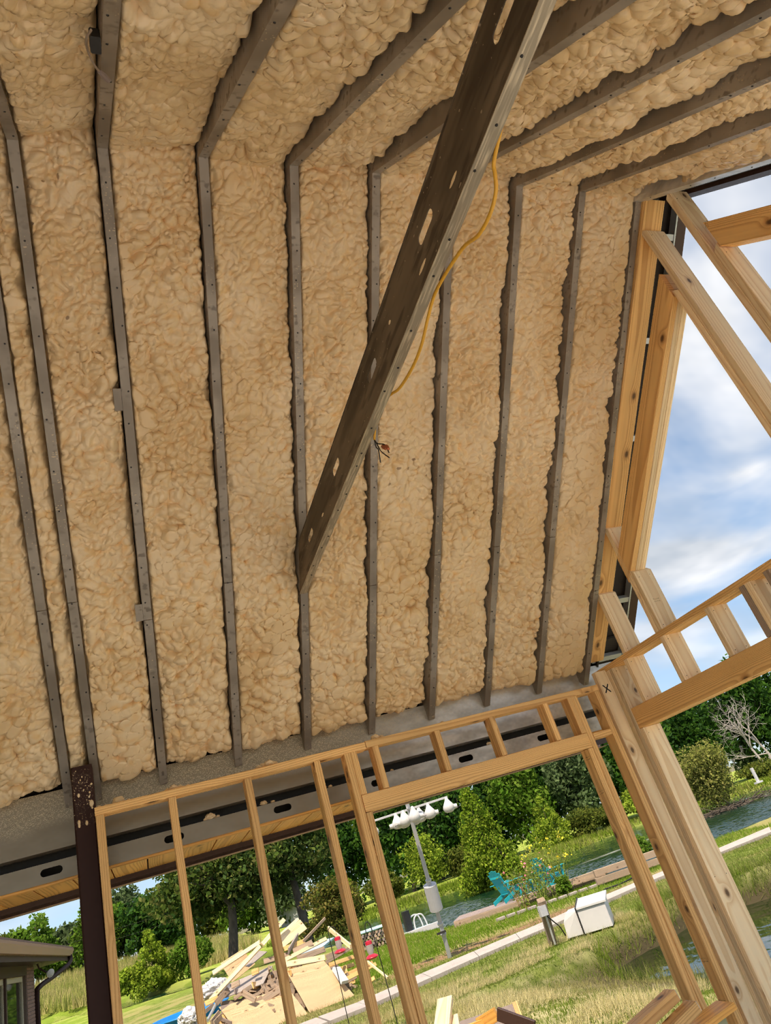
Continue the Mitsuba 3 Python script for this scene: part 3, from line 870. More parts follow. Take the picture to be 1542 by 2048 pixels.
def blades(n, xr, yr, ln, wd, cols, keep, lean=.6, seed=0, zoff=-.03):
    r = np.random.default_rng(seed)
    x, y = r.uniform(*xr, n), r.uniform(*yr, n)
    h = height(x, y)
    k = keep(x, y, h)
    x, y, h = x[k], y[k], h[k]
    n = len(x)
    L = r.uniform(*ln, n)
    az = r.uniform(0, 2 * np.pi, n)
    t = r.uniform(0, lean, n)
    d = np.c_[np.cos(az) * np.sin(t), np.sin(az) * np.sin(t), np.cos(t)]
    s = np.c_[-np.sin(az + .6), np.cos(az + .6), np.zeros(n)] * (r.uniform(*wd, n) / 2)[:, None]
    p = np.c_[x, y, h + zoff]
    v = np.stack([p - s, p + s, p + d * L[:, None]], 1).reshape(-1, 3)
    f = np.arange(3 * n).reshape(-1, 3)
    C = A(cols)
    g = meshkit.fbm(np.c_[x * .7, y * .7, x * 0], 3, seed)
    ci = np.clip((g - .3) / .4 * len(C) + r.normal(0, .8, n), 0, len(C) - .01).astype(int)
    c = C[ci] * r.uniform(.75, 1.2, (n, 1))
    return MB().add(v, f, None, np.repeat(c, 3, 0))


def offwalk(x, y):
    up = np.interp(x, WALK_U[:, 0], WALK_U[:, 1]); lo = np.interp(x, WALK_L[:, 0], WALK_L[:, 1])
    return (y > up + .03) | (y < lo - .03)


GREEN = [(0.304, 0.284, 0.112), (0.203, 0.243, 0.061), (0.142, 0.203, 0.03), (0.203, 0.263, 0.051), (0.151, 0.223, 0.03)]
STRAW = [(0.585, 0.517, 0.27), (0.675, 0.608, 0.338), (0.517, 0.45, 0.214), (0.45, 0.427, 0.168)]
k = thing('lawn_grass', 'short mown green grass of the lawn', 'grass', kind='stuff')
scene[k] = blades(120000, (1.0, 16.5), (6.2, 17.0), (.03, .085), (.006, .012), GREEN, lambda x, y, h: (h > -.30 - .13 * (y < 13)) & (inpoly(x, y, POND1) > .1) & offwalk(x, y) & (np.random.default_rng(1).random(len(x)) < np.where((y > 16.1) & (y < 17.3) & (x > 4.5), .3, 1)), 1.0, 3).shape('mat_leaf', color=True)
k = thing('lawn_grass', 'vivid green grass strip between the bare soil and the pond', 'grass', kind='stuff')
scene[k] = blades(80000, (3.0, 17), (16.9, 27.5), (.04, .12), (.010, .02), [(.15, .26, .02), (.20, .32, .03), (.26, .33, .06), (.17, .29, .025)], lambda x, y, h: (inpoly(x, y, POND1) > .25) & (h > -.3) & (np.random.default_rng(2).random(len(x)) < np.clip((y - 16.9) / 1.2, .12, 1)), .9, 13).shape('mat_leaf', color=True)
k = thing('dry_clippings', 'straw-coloured dry clippings lying on the lawn near the building', 'clippings', kind='stuff')
scene[k] = blades(90000, (1.8, 8), (6.0, 13.0), (.06, .16), (.004, .009), STRAW, lambda x, y, h: (h > -.1) & (meshkit.fbm(np.c_[x * 1.3, y * 2.2, x * 0], 3, 6) > .46), 1.55, 4, -.01).shape('mat_leaf', color=True)
d2 = lambda x, y: inpoly(x, y, POND2)
k = thing('shore_grass', 'long arching green grass hanging over the bank of the near pond', 'grass', kind='stuff')
scene[k] = blades(70000, (5.4, 15), (6.0, 14.2), (.10, .30), (.007, .013), [(.14, .20, .025), (.19, .25, .04), (.12, .19, .02), (.25, .26, .085)], lambda x, y, h: (d2(x, y) > .02) & (d2(x, y) < np.where((y > 10) & (x > 8.2), .75, .30)) & (h > -.42), .95, 5).shape('mat_leaf', color=True)
d1 = lambda x, y: inpoly(x, y, POND1)
k = thing('far_bank_grass', 'bright green low growth along the far bank of the pond', 'grass', kind='stuff')
scene[k] = blades(60000, (8, 50), (40, 62), (.15, .5), (.06, .12), [(.17, .25, .025), (.23, .30, .04), (.28, .30, .08)], lambda x, y, h: (d1(x, y) > 0) & (d1(x, y) < 5), .7, 6).shape('mat_leaf', color=True)
k = thing('meadow_grass', 'tall tan meadow grass on the rise at the far left', 'grass', kind='stuff')
scene[k] = blades(50000, (-22, 8), (63, 92), (.5, 1.3), (.05, .12), [(.52, .46, .20), (.44, .43, .15), (.32, .36, .09)], lambda x, y, h: d1(x, y) > 1, .5, 7).shape('mat_leaf', color=True)


# ------------------------------------------------------------------ trees
def leaves(pts, size, cols, rng, nrm=None, bright=None, aspect=.6):
    n = len(pts)
    d = rng.normal(size=(n, 3))
    if nrm is not None:
        d = d * .75 + nrm
    d /= np.linalg.norm(d, axis=1, keepdims=True)
    a = np.cross(d, rng.normal(size=(n, 3)))
    a /= np.linalg.norm(a, axis=1, keepdims=True)
    b = np.cross(d, a)
    s = size * rng.uniform(.6, 1.3, (n, 1))
    v = np.stack([pts - a * s, pts - b * s * aspect, pts + a * s, pts + b * s * aspect], 1).reshape(-1, 3)
    i = np.arange(n)[:, None] * 4
    f = np.vstack([i + A([0, 1, 2]), i + A([0, 2, 3])])
    C = A(cols)
    c = C[rng.integers(0, len(C), n)] * rng.uniform(.75, 1.25, (n, 1))
    if bright is not None:
        c = c * bright[:, None]
    return v, f, np.repeat(c, 4, 0)


def crown(rng, c, rad, ncl, nl, size, cols, shape='round', clr=.30):
    c, rad = A(c, float), A(rad, float)
    u = rng.normal(size=(ncl, 3)); u /= np.linalg.norm(u, axis=1, keepdims=True)
    r = rng.random((ncl, 1)) ** .45 * .86
    cc = u * r
    if shape == 'cone':
        z = rng.random(ncl) ** 1.25 * 2 - 1
        w = (1 - (z + 1) / 2) ** .75 * .95 + .04
        g = rng.uniform(0, 2 * np.pi, ncl); q = rng.random(ncl) ** .4
        cc = np.c_[np.cos(g) * w * q, np.sin(g) * w * q, z]
    if shape != 'cone':
        nn = meshkit.noise(u * 1.7 + rng.uniform(0, 40))[:, None]
        cc = cc * (.72 + .56 * nn)
        cc[:, :2] *= (1.08 - .30 * (cc[:, 2:] + 1) / 2)
    cr = clr * rng.uniform(.6, 1.3, ncl)
    if shape == 'cone':
        cr = cr * (.45 + .55 * (1 - (cc[:, 2] + 1) / 2))
    ci = rng.choice(ncl, nl, p=cr ** 2 / (cr ** 2).sum())
    d = rng.normal(size=(nl, 3)); d /= np.linalg.norm(d, axis=1, keepdims=True)
    rr = rng.random((nl, 1)) ** .25
    p = cc[ci] + d * rr * cr[ci][:, None]
    tone = rng.uniform(.8, 1.2, ncl)[ci]
    return leaves(c + p * rad, size, cols, rng, nrm=d, bright=tone), c + cc * rad, cr


def tree(name, label, base, h, wid, cols, nl=5000, ncl=60, size=.16, zc=.15, shape='round', seed=0, cat='tree', group=None, trunk=.12, clr=.30, tmat='mat_bark', lean=(0, 0)):
    rng = np.random.default_rng(seed)
    base = A(base, float)
    k = thing(name, label, cat, group)
    z0 = base[2] + h * zc
    c = A([base[0] + lean[0] * h, base[1] + lean[1] * h, (z0 + base[2] + h) / 2])
    (v, f, col), cl, cr = crown(rng, c, (wid / 2, wid / 2, (base[2] + h - z0) / 2), ncl, nl, size, cols, shape, clr)
    part(k, 'foliage', MB().add(v, f, None, col).shape('mat_leaf', color=True))
    mb = MB()
    top = c + A([0, 0, .35 * h * (1 - zc)])
    mid = base + (c - base) * .55 + A([rng.normal() * .03 * h, rng.normal() * .03 * h, 0])
    tube(smoothline([base - A([0, 0, .1]), mid, c, top], 4), np.linspace(trunk, trunk * .25, 13), 9, mb)
    for q in rng.choice(len(cl), min(8, len(cl)), replace=False):
        s = mid + (c - mid) * rng.random()
        tube(smoothline([s, (s + cl[q]) / 2 + A([0, 0, .04 * h]), cl[q]], 3), np.linspace(trunk * .45, trunk * .1, 7), 6, mb)
    part(k, 'trunk', mb.shape('mat_bark' if tmat is None else tmat, smooth=True))
    return k


OAK = [(0.064, 0.109, 0.023), (0.095, 0.147, 0.028), (0.128, 0.178, 0.038), (0.076, 0.128, 0.038), (0.178, 0.191, 0.058)]
DARK = [(0.03, 0.082, 0.014), (0.048, 0.116, 0.016), (0.068, 0.15, 0.022), (0.041, 0.095, 0.027)]
MID = [(0.084, 0.174, 0.018), (0.12, 0.222, 0.026), (0.156, 0.24, 0.036)]
OLIVE = [(0.135, 0.171, 0.027), (0.18, 0.198, 0.041), (0.099, 0.135, 0.027)]
LIME = [(0.25, 0.346, 0.034), (0.307, 0.384, 0.048), (0.192, 0.288, 0.029)]
CYP = [(0.173, 0.275, 0.02), (0.245, 0.347, 0.031), (0.122, 0.204, 0.019), (0.306, 0.377, 0.051)]
GOLD = [(0.236, 0.254, 0.061), (0.299, 0.292, 0.093), (0.173, 0.2, 0.046)]
GREY = [(0.12, 0.18, 0.072), (0.156, 0.216, 0.096), (0.096, 0.144, 0.06)]

tree('oak_tree', 'large dark oak standing left behind the debris heap', (4.05, 46.5, -.1), 9.0, 8.6, OAK, 15000, 120, .15, .24, seed=1, trunk=.30, clr=.22)
tree('oak_tree', 'large dark oak with a leaning trunk standing right behind the debris heap', (8.5, 46.5, 0), 9.2, 7.6, OAK, 14000, 110, .15, .27, seed=2, trunk=.28, clr=.22, lean=(-.05, 0))
tree('cypress_tree', 'conical yellow-green cypress on the pond bank behind the teal chairs', (18.0, 40.0, -.1), 5.0, 3.5, CYP, 14000, 150, .085, .03, 'cone', seed=3, trunk=.12, clr=.30)
tree('islet_tree', 'rounded golden green tree growing on an islet in the pond', (31.4, 36.0, -.35), 3.9, 4.3, GOLD, 13000, 42, .085, .06, seed=14, trunk=.10, clr=.40)
tree('round_tree', 'low rounded brownish green tree right of the debris heap', (8.4, 38.0, -.2), 3.1, 3.4, [(.16, .15, .03), (.11, .13, .03), (.20, .17, .05), (.08, .11, .02)], 8000, 80, .08, .08, seed=5, trunk=.09, clr=.26)
BUSH = [((-.1, 56, 0), 3.4, 3.4, LIME, 'light green willow bush on the lawn between the left studs'), ((-1.6, 57, 0), 1.8, 2.6, LIME, 'low light green bush left of the willow bush between the left studs'), ((2.3, 55.5, 0), 2.4, 2.8, MID, 'dark green bush right of the willow bush between the left studs'),
        ((21.0, 58.5, 0), 4.4, 4.0, LIME, 'yellow-green bush on the far bank left of the cypress'), ((24.2, 58, 0), 2.6, 3.0, OLIVE, 'low olive bush on the far bank between the yellow-green bush and the cypress'), ((32.0, 57, 0), 4.0, 3.8, LIME, 'pointed light green bush on the far bank right of the cypress'),
        ((35.5, 57, 0), 2.6, 4.5, OLIVE, 'broad olive thicket on the far bank right of the pointed bush'), ((41, 56.5, 0), 2.6, 4.2, LIME, 'light green thicket on the far bank seen beside the jack stud'), ((17.5, 60, 0), 2.7, 3.4, OLIVE, 'olive bush on the far bank behind the bird house pole'), ((14.0, 61, 0), 3.0, 4, LIME, 'light green bush on the far bank right of the round tree'),
        ((47.0, 47.5, 0), 1.5, 4.0, OLIVE, 'low olive scrub on the far bank at the right edge'), ((38.5, 57.5, 0), 2.0, 3, OLIVE, 'low scrub between two thickets on the far bank')]
for i, (b, h, w, cols, lab) in enumerate(BUSH):
    tree('bush', lab, b, h, w, cols, 4200, 55, .12, .02, 'cone' if i in (0, 5) else 'round', seed=40 + i, cat='bush', trunk=.05, clr=.32)
FAR = [(-19.8, 96), (-15.2, 99), (-11.4, 94), (-9.0, 100), (-5.4, 95), (-2.7, 98), (0, 92), (2.6, 97), (6.8, 100), (11, 95), (15, 92), (19.2, 80), (23.7, 82), (24.3, 73), (29.5, 78), (30.9, 72), (36.7, 77), (36.7, 69.5), (42.5, 73), (42.5, 67), (49.3, 71), (49.7, 66), (54.2, 66.5), (54.2, 61.5), (62, 65), (61.8, 60), (68.3, 62), (67.7, 57.5)]
LEFTH = [6.0, 6.6, 6.9, 6.4, 7.4, 8.2, 7.2, 7.6, 7.5, 7.2, 7.0]
rng = np.random.default_rng(77)
for i, (x, y) in enumerate(FAR):
    left = i < 11
    h = LEFTH[i] if left else rng.uniform(10.0, 12.5)
    cols = [MID, OLIVE, MID, GREY, MID, GREY, DARK][i % 7] if left else [DARK, DARK, MID, DARK, GREY][i % 5]
    z = float(height(A([float(x)]), A([float(y)]))[0])
    word = {id(MID): 'mid green', id(OLIVE): 'olive', id(GREY): 'grey green', id(DARK): 'dark green'}[id(cols)]
    tree('woodland_tree', f'{word} tree in the woodland edge beyond the ' + ('meadow' if left else 'pond'), (x, y, z), h, rng.uniform(6.5, 8.5), cols, 5200, 75, .26, .0 if not left else .02, seed=100 + i, group=f'{word} woodland trees beyond the ' + ('meadow' if left else 'pond'), trunk=.2, clr=.27)

# dead tree
rng = np.random.default_rng(12)
mb = MB()


def branch(p, d, L, r, lev):
    pts = [p]
    for s in range(4):
        d = unit(d + rng.normal(size=3) * .16 + A([0, 0, .05]))
        pts.append(pts[-1] + d * L / 4)
    tube(pts, np.linspace(r, r * .6, 5), 5, mb)
    if lev:
        for q in range(4 if lev > 2 else 3):
            s = pts[rng.integers(2, 5)]
            branch(s, unit(d + rng.normal(size=3) * .75), L * rng.uniform(.5, .75), r * .55, lev - 1)


k = thing('dead_tree', 'bare grey dead tree before the dark woods at the right edge', 'tree')
for off in (0, .5):
    branch(A([50.9 + off, 50.5, 0]), unit((-.12, 0, 1)), 3.6, .13, 4)
scene[k] = mb.shape('mat_dead_wood', smooth=True)

# islet of brush under the golden tree
k = thing('brush_islet', 'low islet of dead branches under the golden tree in the pond', 'brush', kind='stuff')
mb = MB()
for i in range(160):
    p = A([31.2 + rng.normal() * 1.5, 35.2 + rng.normal() * .5, -.32 + .18 * rng.random()])
    d = unit((rng.normal() * 1.5, rng.normal() * .6, rng.normal() * .15)) * rng.uniform(.4, 1.2)
    tube([p, p + d], [.03, .012], 5, mb)
m = trimesh.creation.icosphere(3, 1.0); m.vertices = m.vertices * A([2.2, .8, .22]) + A([31.4, 35.6, -.42]); mb.tm(m)
scene[k] = mb.shape('mat_bark')
# ------------------------------------------------------------------ bird gourd rack
rack = thing('gourd_rack', 'white pole with cross arms and a winch housing for hanging bird gourds', 'bird house pole')
PB, PT = A([5.79, 16.3, -.05]), A([5.33, 14.95, 3.06])
PT = A([5.40, 15.15, 3.06])
pa = lambda z: PB + (PT - PB) * (z - PB[2]) / (PT[2] - PB[2])
part(rack, 'pole', stick(PB, PT, .085, .085, (1, -.3, 0), .012).shape('mat_white_metal'))
part(rack, 'winch_housing', tube([pa(.92), pa(1.40)], .145, 16).shape('mat_white_metal', smooth=35), 'grey-white cylindrical housing')
part(rack, 'bracket', boxm(pa(.5)[0] - .16, pa(.5)[0] + .05, pa(.5)[1] - .07, pa(.5)[1] - .05, .46, .50).shape('mat_dark_steel'), 'dark bracket')
for z in (.42, .62, 1.47):
    part(rack, 'clamp', tube([pa(z), pa(z + .035)], .066, 10).shape('mat_bright_steel'))
hub = pa(2.90)
RT = A([.93, -.37, 0])  # along the first arm, level
RN = A([.37, .93, 0])
for d, l in ((RT, .88), (-RT, .98), (RN, .62), (-RN, .62)):
    part(rack, 'arm', stick(hub, hub + d * l, .045, .035, (0, 0, 1), .004).shape('mat_white_metal'))
GP = [(.16, -1), (.26, 1), (.50, 1), (.84, 1)]
gour = [(RT * .42, RT), (RT * .84, RT), (RT * .20 + RN * .16, RT), (-RT * .12 - RN * .30, -RT), (-RT * .30 - RN * .10, -RT), (-RT * .86, -RT), (RN * .50 + RT * .05, RT), (RN * .32 - RT * .18, -RT), (-RN * .55 + RT * .10, RT)]
GL = ['second gourd from the right end of the white arm', 'gourd at the far right end of the white arm', 'gourd just right of the white pole', 'gourd just left of the white pole', 'gourd left of the pole, second from it', 'gourd at the far left end of the white arm',
      'low gourd right of the pole behind the others', 'low gourd left of the pole behind the others', 'gourd in front of the pole nearest the building']
for (o, d), lab in zip(gour, GL):
    gk = thing('bird_gourd', 'white plastic bird ' + lab, 'bird house')
    p = hub + o + A([0, 0, -.02])
    prof = [(1.2 * a, 1.15 * b) for a, b in [(0, -.255), (.05, -.25), (.09, -.225), (.108, -.18), (.104, -.14), (.082, -.10), (.055, -.06), (.034, -.02), (.026, .01), (.02, .02), (0, .022)]]
    part(gk, 'bulb', lathe(prof, 18, p).shape('mat_white', smooth=True))
    q = p + A([0, 0, -.20])
    part(gk, 'entrance', tube([q + d * .08, q + d * .185], [.055, .046], 12).shape('mat_white', smooth=40))
    part(gk, 'perch', tube([q + d * .17 + A([0, 0, -.035]), q + d * .24 + A([0, 0, -.028])], .006, 5).shape('mat_dark_steel'), 'dark perch')

# ------------------------------------------------------------------ waterfront
dock = thing('wooden_deck', 'low weathered plank deck at the pond edge under the teal chairs', 'deck')
d0, d1_ = A([8.3, 22.2, .13]), A([12.35, 19.85, .13])
dv = unit(d1_ - d0); dn = A([-dv[1], dv[0], 0])
for i in range(5):
    o = dn * (.13 + .29 * i)
    part(dock, 'plank', stick(d0 + o, d1_ + o, .28, .045, dn, .006).shape('mat_panel', uv=True))
part(dock, 'edge_timber', stick(d0 - A([0, 0, .10]), d1_ - A([0, 0, .10]), .06, .22, dn, .008).shape('mat_old_wood', uv=True), 'grey timber edge')
for nm, p, q_, lab in (('timber', (11.3, 18.75, .10), (13.4, 18.0, .10), 'lower grey timber of the garden edging by the pond'), ('timber', (11.36, 18.80, .29), (13.45, 18.05, .29), 'upper grey timber of the garden edging by the pond'), ('timber', (9.9, 21.0, .16), (12.4, 19.5, .22), 'grey timber leaning along the deck edge by the pond')):
    lumber('landscape_timber', lab, p, q_, .16, .17, (0, 0, 1), 'mat_old_wood', cat='timber')
hose = thing('garden_hose', 'dark hose draped over the timber edging', 'hose')
scene[hose] = tube(smoothline([(12.7, 18.25, .42), (12.35, 18.1, .30), (12.0, 17.8, .05), (11.2, 17.3, .01), (10.6, 17.4, .01)], 5), .02, 6).shape('mat_black')


def adirondack(label, pos, rz):
    k = thing('adirondack_chair', label, 'chair', None)
    M = T().translate(list(pos)).rotate([0, 0, 1], rz).scale(.88)
    def p(nm, mb): part(k, nm, dict(mb.shape('mat_teal'), to_world=M))
    bx = lambda a, b, w, t, wd: stick(a, b, w, t, wd, .004)
    for s in (-1, 1):
        p('rear_leg', bx((.42, .27 * s, .34), (-.55, .27 * s, .05), .12, .03, (0, 0, 1)))
        p('front_leg', bx((.42, .31 * s, 0), (.42, .31 * s, .57), .09, .03, (1, 0, 0)))
        p('arm', bx((-.36, .34 * s, .58), (.52, .34 * s, .58), .15, .028, (0, 1, 0)))
    for i in range(5):
        x = .42 - .125 * i
        p('seat_slat', bx((x, -.27, .37 - (.42 - x) * .30), (x, .27, .37 - (.42 - x) * .30), .11, .022, (1, 0, -.3)))
    for i in range(-2, 3):
        h = 1.02 - .035 * i * i
        p('back_slat', bx((-.10, .085 * i, .22), (-.10 - .36 * h, .118 * i, .22 + .80 * h), .112, .02, (0, 1, 0)))
    p('back_rail', bx((-.375, -.26, .80), (-.375, .26, .80), .08, .02, (0, 0, 1)))
    return k


adirondack('teal slatted garden chair on the deck, left of the flower bed', (10.20, 22.0, .16), 20)
adirondack('teal slatted garden chair behind the yellow flowers on the deck', (11.15, 20.95, .16), 20)
tb = thing('side_table', 'small teal slatted table between the two teal chairs', 'table')
for i in range(4):
    part(tb, 'slat', boxm(10.42, 10.92, 21.2 + .13 * i, 21.31 + .13 * i, .50, .53, .004).shape('mat_teal'))
for x in (10.46, 10.86):
    for y in (21.25, 21.65):
        part(tb, 'leg', boxm(x - .03, x + .03, y - .03, y + .03, .08, .5, .004).shape('mat_teal'))

# flower bed
rng = np.random.default_rng(55)


def flowerplant(label, base, h, w, nst, stems, flowers, nfl, fs=.03, nl=260):
    k = thing('flowering_plant', label, 'plant')
    mb, pts = MB(), []
    for i in range(nst):
        e = A(base) + A([rng.normal() * w * .42, rng.normal() * w * .3, h * rng.uniform(.6, 1.05)])
        s = A(base) + A([rng.normal() * w * .16, rng.normal() * w * .12, -.05])
        L = smoothline([s, (s + e) / 2 + A([0, 0, .1 * h]), e], 4)
        tube(L, np.linspace(.010, .004, len(L)), 5, mb)
        pts.append(L)
    part(k, 'stem', mb.shape(stems))
    al = np.vstack(pts)
    P = al[rng.integers(0, len(al), nl)] + rng.normal(size=(nl, 3)) * .07
    v, f, c = leaves(P, .05, [(.16, .26, .03), (.24, .33, .06), (.20, .24, .07)], rng, aspect=.35)
    part(k, 'leaves', MB().add(v, f, None, c).shape('mat_leaf', color=True), kind='stuff')
    if nfl:
        P = A([L[-1 - rng.integers(0, 3)] for L in pts])[rng.integers(0, nst, nfl)] + rng.normal(size=(nfl, 3)) * .05
        v, f, c = leaves(P, fs, flowers, rng, aspect=.9)
        part(k, 'blossoms', MB().add(v, f, None, c).shape('mat_vcol', color=True), kind='stuff')


scene['mat_stem'] = scene['mat_leaf']
principled('mat_stem', (.22, .28, .05), .7)
principled('mat_dry_stem', (.30, .20, .09), .8)
YEL, PNK = [(.80, .60, .02), (.72, .62, .05)], [(.70, .14, .22), (.75, .28, .30)]
flowerplant('tall plant with yellow blossoms in the bed before the teal chairs', (10.75, 19.75, 0), 1.6, .75, 16, 'mat_stem', YEL, 70)
flowerplant('second plant with yellow blossoms at the left of the flower bed', (10.25, 20.0, 0), 1.65, .5, 7, 'mat_stem', YEL, 24)
flowerplant('reddish brown leggy plant at the left end of the flower bed', (9.55, 19.7, 0), .85, .6, 16, 'mat_dry_stem', PNK, 12, nl=420)
flowerplant('pink flowering plant in the middle of the flower bed', (10.15, 19.75, 0), 1.05, .8, 14, 'mat_stem', PNK, 36, .035, 420)
tree('bush', 'small round dark green shrub at the right end of the flower bed', (10.55, 19.2, 0), .52, .48, MID, 1500, 30, .04, .02, seed=61, cat='shrub', trunk=.02)
tree('bush', 'green shrub beside the wheel on the pond edge', (15.3, 22.0, -.1), .75, .8, MID, 1500, 30, .05, .02, seed=62, cat='shrub', trunk=.02)
k = thing('bed_edging', 'line of pale edging stones round the flower bed', 'edging')
for i in range(14):
    t = i / 13
    p = A([8.5, 19.5, 0]) * (1 - t) + A([12.2, 18.4, 0]) * t
    part(k, 'stone', boxm(p[0], p[0] + .24, p[1], p[1] + .12, -.02, .06, .015).shape('mat_walk'))
whl = thing('wagon_wheel', 'small dark wheel standing at the pond edge beside a shrub', 'wheel')
c0 = A([15.7, 22.9, .05 + .30])
g = np.linspace(0, 2 * np.pi, 25)
part(whl, 'rim', tube(c0 + .30 * np.c_[np.cos(g) * .9, -np.cos(g) * .4, np.sin(g)], .022, 6).shape('mat_dark_steel'))
for i in range(4):
    a = i * np.pi / 4
    e = .29 * A([np.cos(a) * .9, -np.cos(a) * .4, np.sin(a)])
    part(whl, 'spoke', tube([c0 - e, c0 + e], .009, 5).shape('mat_dark_steel'))
mk = thing('shore_marker', 'small white marker post on the far bank at the right', 'marker')
part(mk, 'post', boxm(41.6, 41.8, 42.92, 43.08, .2, 1.2, .01).shape('mat_white'))
part(mk, 'base', boxm(41.4, 42.0, 42.85, 43.15, .12, .24, .01).shape('mat_white'))
# small pale dock with ladder at the left
dk = thing('float_dock', 'small white floating dock at the pond edge behind the pole', 'dock')
part(dk, 'deck', boxm(7.6, 9.3, 26.4, 27.4, -.16, -.02, .01).shape('mat_pale_blue'))
part(dk, 'edge', boxm(7.6, 9.3, 26.33, 26.40, -.16, .03, .01).shape('mat_white'))
ld = thing('dock_ladder', 'bent white handrail of a ladder on the small dock', 'ladder')
for y in (26.7, 27.2):
    part(ld, 'rail', tube(smoothline([(8.55, y, -.02), (8.58, y, .28), (8.7, y, .40), (8.9, y, .38), (9.0, y, .12), (9.02, y, -.3)], 5), .028, 8).shape('mat_white'))
part(ld, 'motor', boxm(8.35, 8.6, 27.0, 27.3, .0, .62, .05).shape('mat_black'), 'black motor cover beside the rail')

# ------------------------------------------------------------------ post with meter box, white well cover
wp = thing('utility_post', 'short weathered wooden post with a grey outlet box beside the white cover', 'post')
part(wp, 'timber', stick((6.45, 12.82, -.1), (6.30, 12.40, .70), .135, .12, (1, -.3, 0), .008).shape('mat_old_wood', uv=True))
part(wp, 'outlet_box', boxm(6.20, 6.34, 12.36, 12.46, .46, .62, .012).shape('mat_white_metal'), 'grey outlet box')
part(wp, 'conduit', tube([(6.30, 12.42, .48), (6.38, 12.60, .0)], .018, 8).shape('mat_white'), 'white conduit')
part(wp, 'cord', tube(smoothline([(6.30, 12.42, .47), (6.42, 12.45, .33), (6.55, 12.55, .22), (6.66, 12.66, .05)], 4), .010, 6).shape('mat_black'), 'black cord')
wc = thing('well_cover', 'white two-part pump cover standing on the grass beside the wooden post', 'cover')
WX, WY = unit((.80, -.60, 0)), unit((.60, .80, 0))


def hull(pts):
    return trimesh.convex.convex_hull(A(pts, float))


o = A([6.66, 12.62, 0])
def wpt(a, b, c): return o + WX * a + WY * b + A([0, 0, c])
part(wc, 'motor_cover', MB().tm(hull([wpt(0, 0, 0), wpt(0, .55, 0), wpt(.30, 0, 0), wpt(.30, .55, 0), wpt(.02, .02, .24), wpt(.02, .53, .30), wpt(.10, .05, .36), wpt(.10, .50, .36), wpt(.30, .0, .36), wpt(.30, .55, .36)])).shape('mat_white'))
part(wc, 'body', MB().tm(hull([wpt(.32, -.04, 0), wpt(.32, .62, 0), wpt(.82, -.04, 0), wpt(.82, .62, 0), wpt(.32, -.04, .36), wpt(.32, .62, .42), wpt(.82, -.04, .36), wpt(.82, .62, .42)])).shape('mat_white'))
part(wc, 'lid', MB().tm(hull([wpt(.30, -.07, .37), wpt(.30, .66, .44), wpt(.86, -.07, .37), wpt(.86, .66, .44), wpt(.30, -.07, .40), wpt(.30, .66, .47), wpt(.86, -.07, .40), wpt(.86, .66, .47)])).shape('mat_white'))
part(wc, 'strap', boxm(0, .001, 0, .001, 0, .001).shape('mat_black')) if False else None
part(wc, 'strap', tube([wpt(.31, -.075, .0), wpt(.31, -.075, .40), wpt(.31, .3, .445), wpt(.31, .64, .48)], .012, 6).shape('mat_black'), 'black strap')

# ------------------------------------------------------------------ hummingbird feeders on shepherd hooks
def feeder(label, p):
    k = thing('hummingbird_feeder', label, 'bird feeder')
    part(k, 'cap', lathe([(0, .0), (.03, -.003), (.046, -.012), (.048, -.05), (.0, -.05)], 16, p).shape('mat_red', smooth=40), 'red cap')
    part(k, 'bottle', lathe([(.046, -.05), (.048, -.06), (.046, -.13), (.036, -.155), (.036, -.17)], 16, p).shape('mat_clear', smooth=True), 'clear bottle')
    part(k, 'base', lathe([(0, -.165), (.05, -.17), (.088, -.195), (.092, -.205), (.06, -.225), (0, -.23)], 18, p).shape('mat_red', smooth=40), 'red feeding dish')
    part(k, 'hanger', tube([A(p) + A([0, 0, .02]), A(p) + A([0, 0, .10])], .003, 5).shape('mat_black'))


feeder('red and clear hummingbird feeder on the left black hook, before the debris heap', (2.63, 12.1, 1.225))
feeder('red and clear hummingbird feeder on the right black hook, beside the jack stud', (2.775, 10.88, 1.105))
hk = thing('shepherd_hook', 'thin black shepherd hook holding the left feeder', 'hook')
scene[hk] = tube(smoothline([(2.535, 12.14, -.1), (2.53, 12.14, .7), (2.52, 12.14, 1.25), (2.535, 12.14, 1.35), (2.58, 12.12, 1.375), (2.62, 12.1, 1.345), (2.63, 12.1, 1.315)], 5), .006, 6).shape('mat_black')
hk = thing('shepherd_hook', 'thin black shepherd hook holding the right feeder', 'hook')
scene[hk] = tube(smoothline([(2.925, 10.95, -.1), (2.90, 10.93, .7), (2.865, 10.88, 1.2), (2.84, 10.87, 1.30), (2.81, 10.87, 1.325), (2.78, 10.88, 1.28), (2.775, 10.88, 1.19)], 5), .006, 6).shape('mat_black')
hk = thing('plant_stake', 'thin dark green stake standing right of the wide opening', 'stake')
scene[hk] = tube([(4.98, 7.22, -.1), (4.83, 6.95, 1.10)], .006, 6).shape('mat_stem')

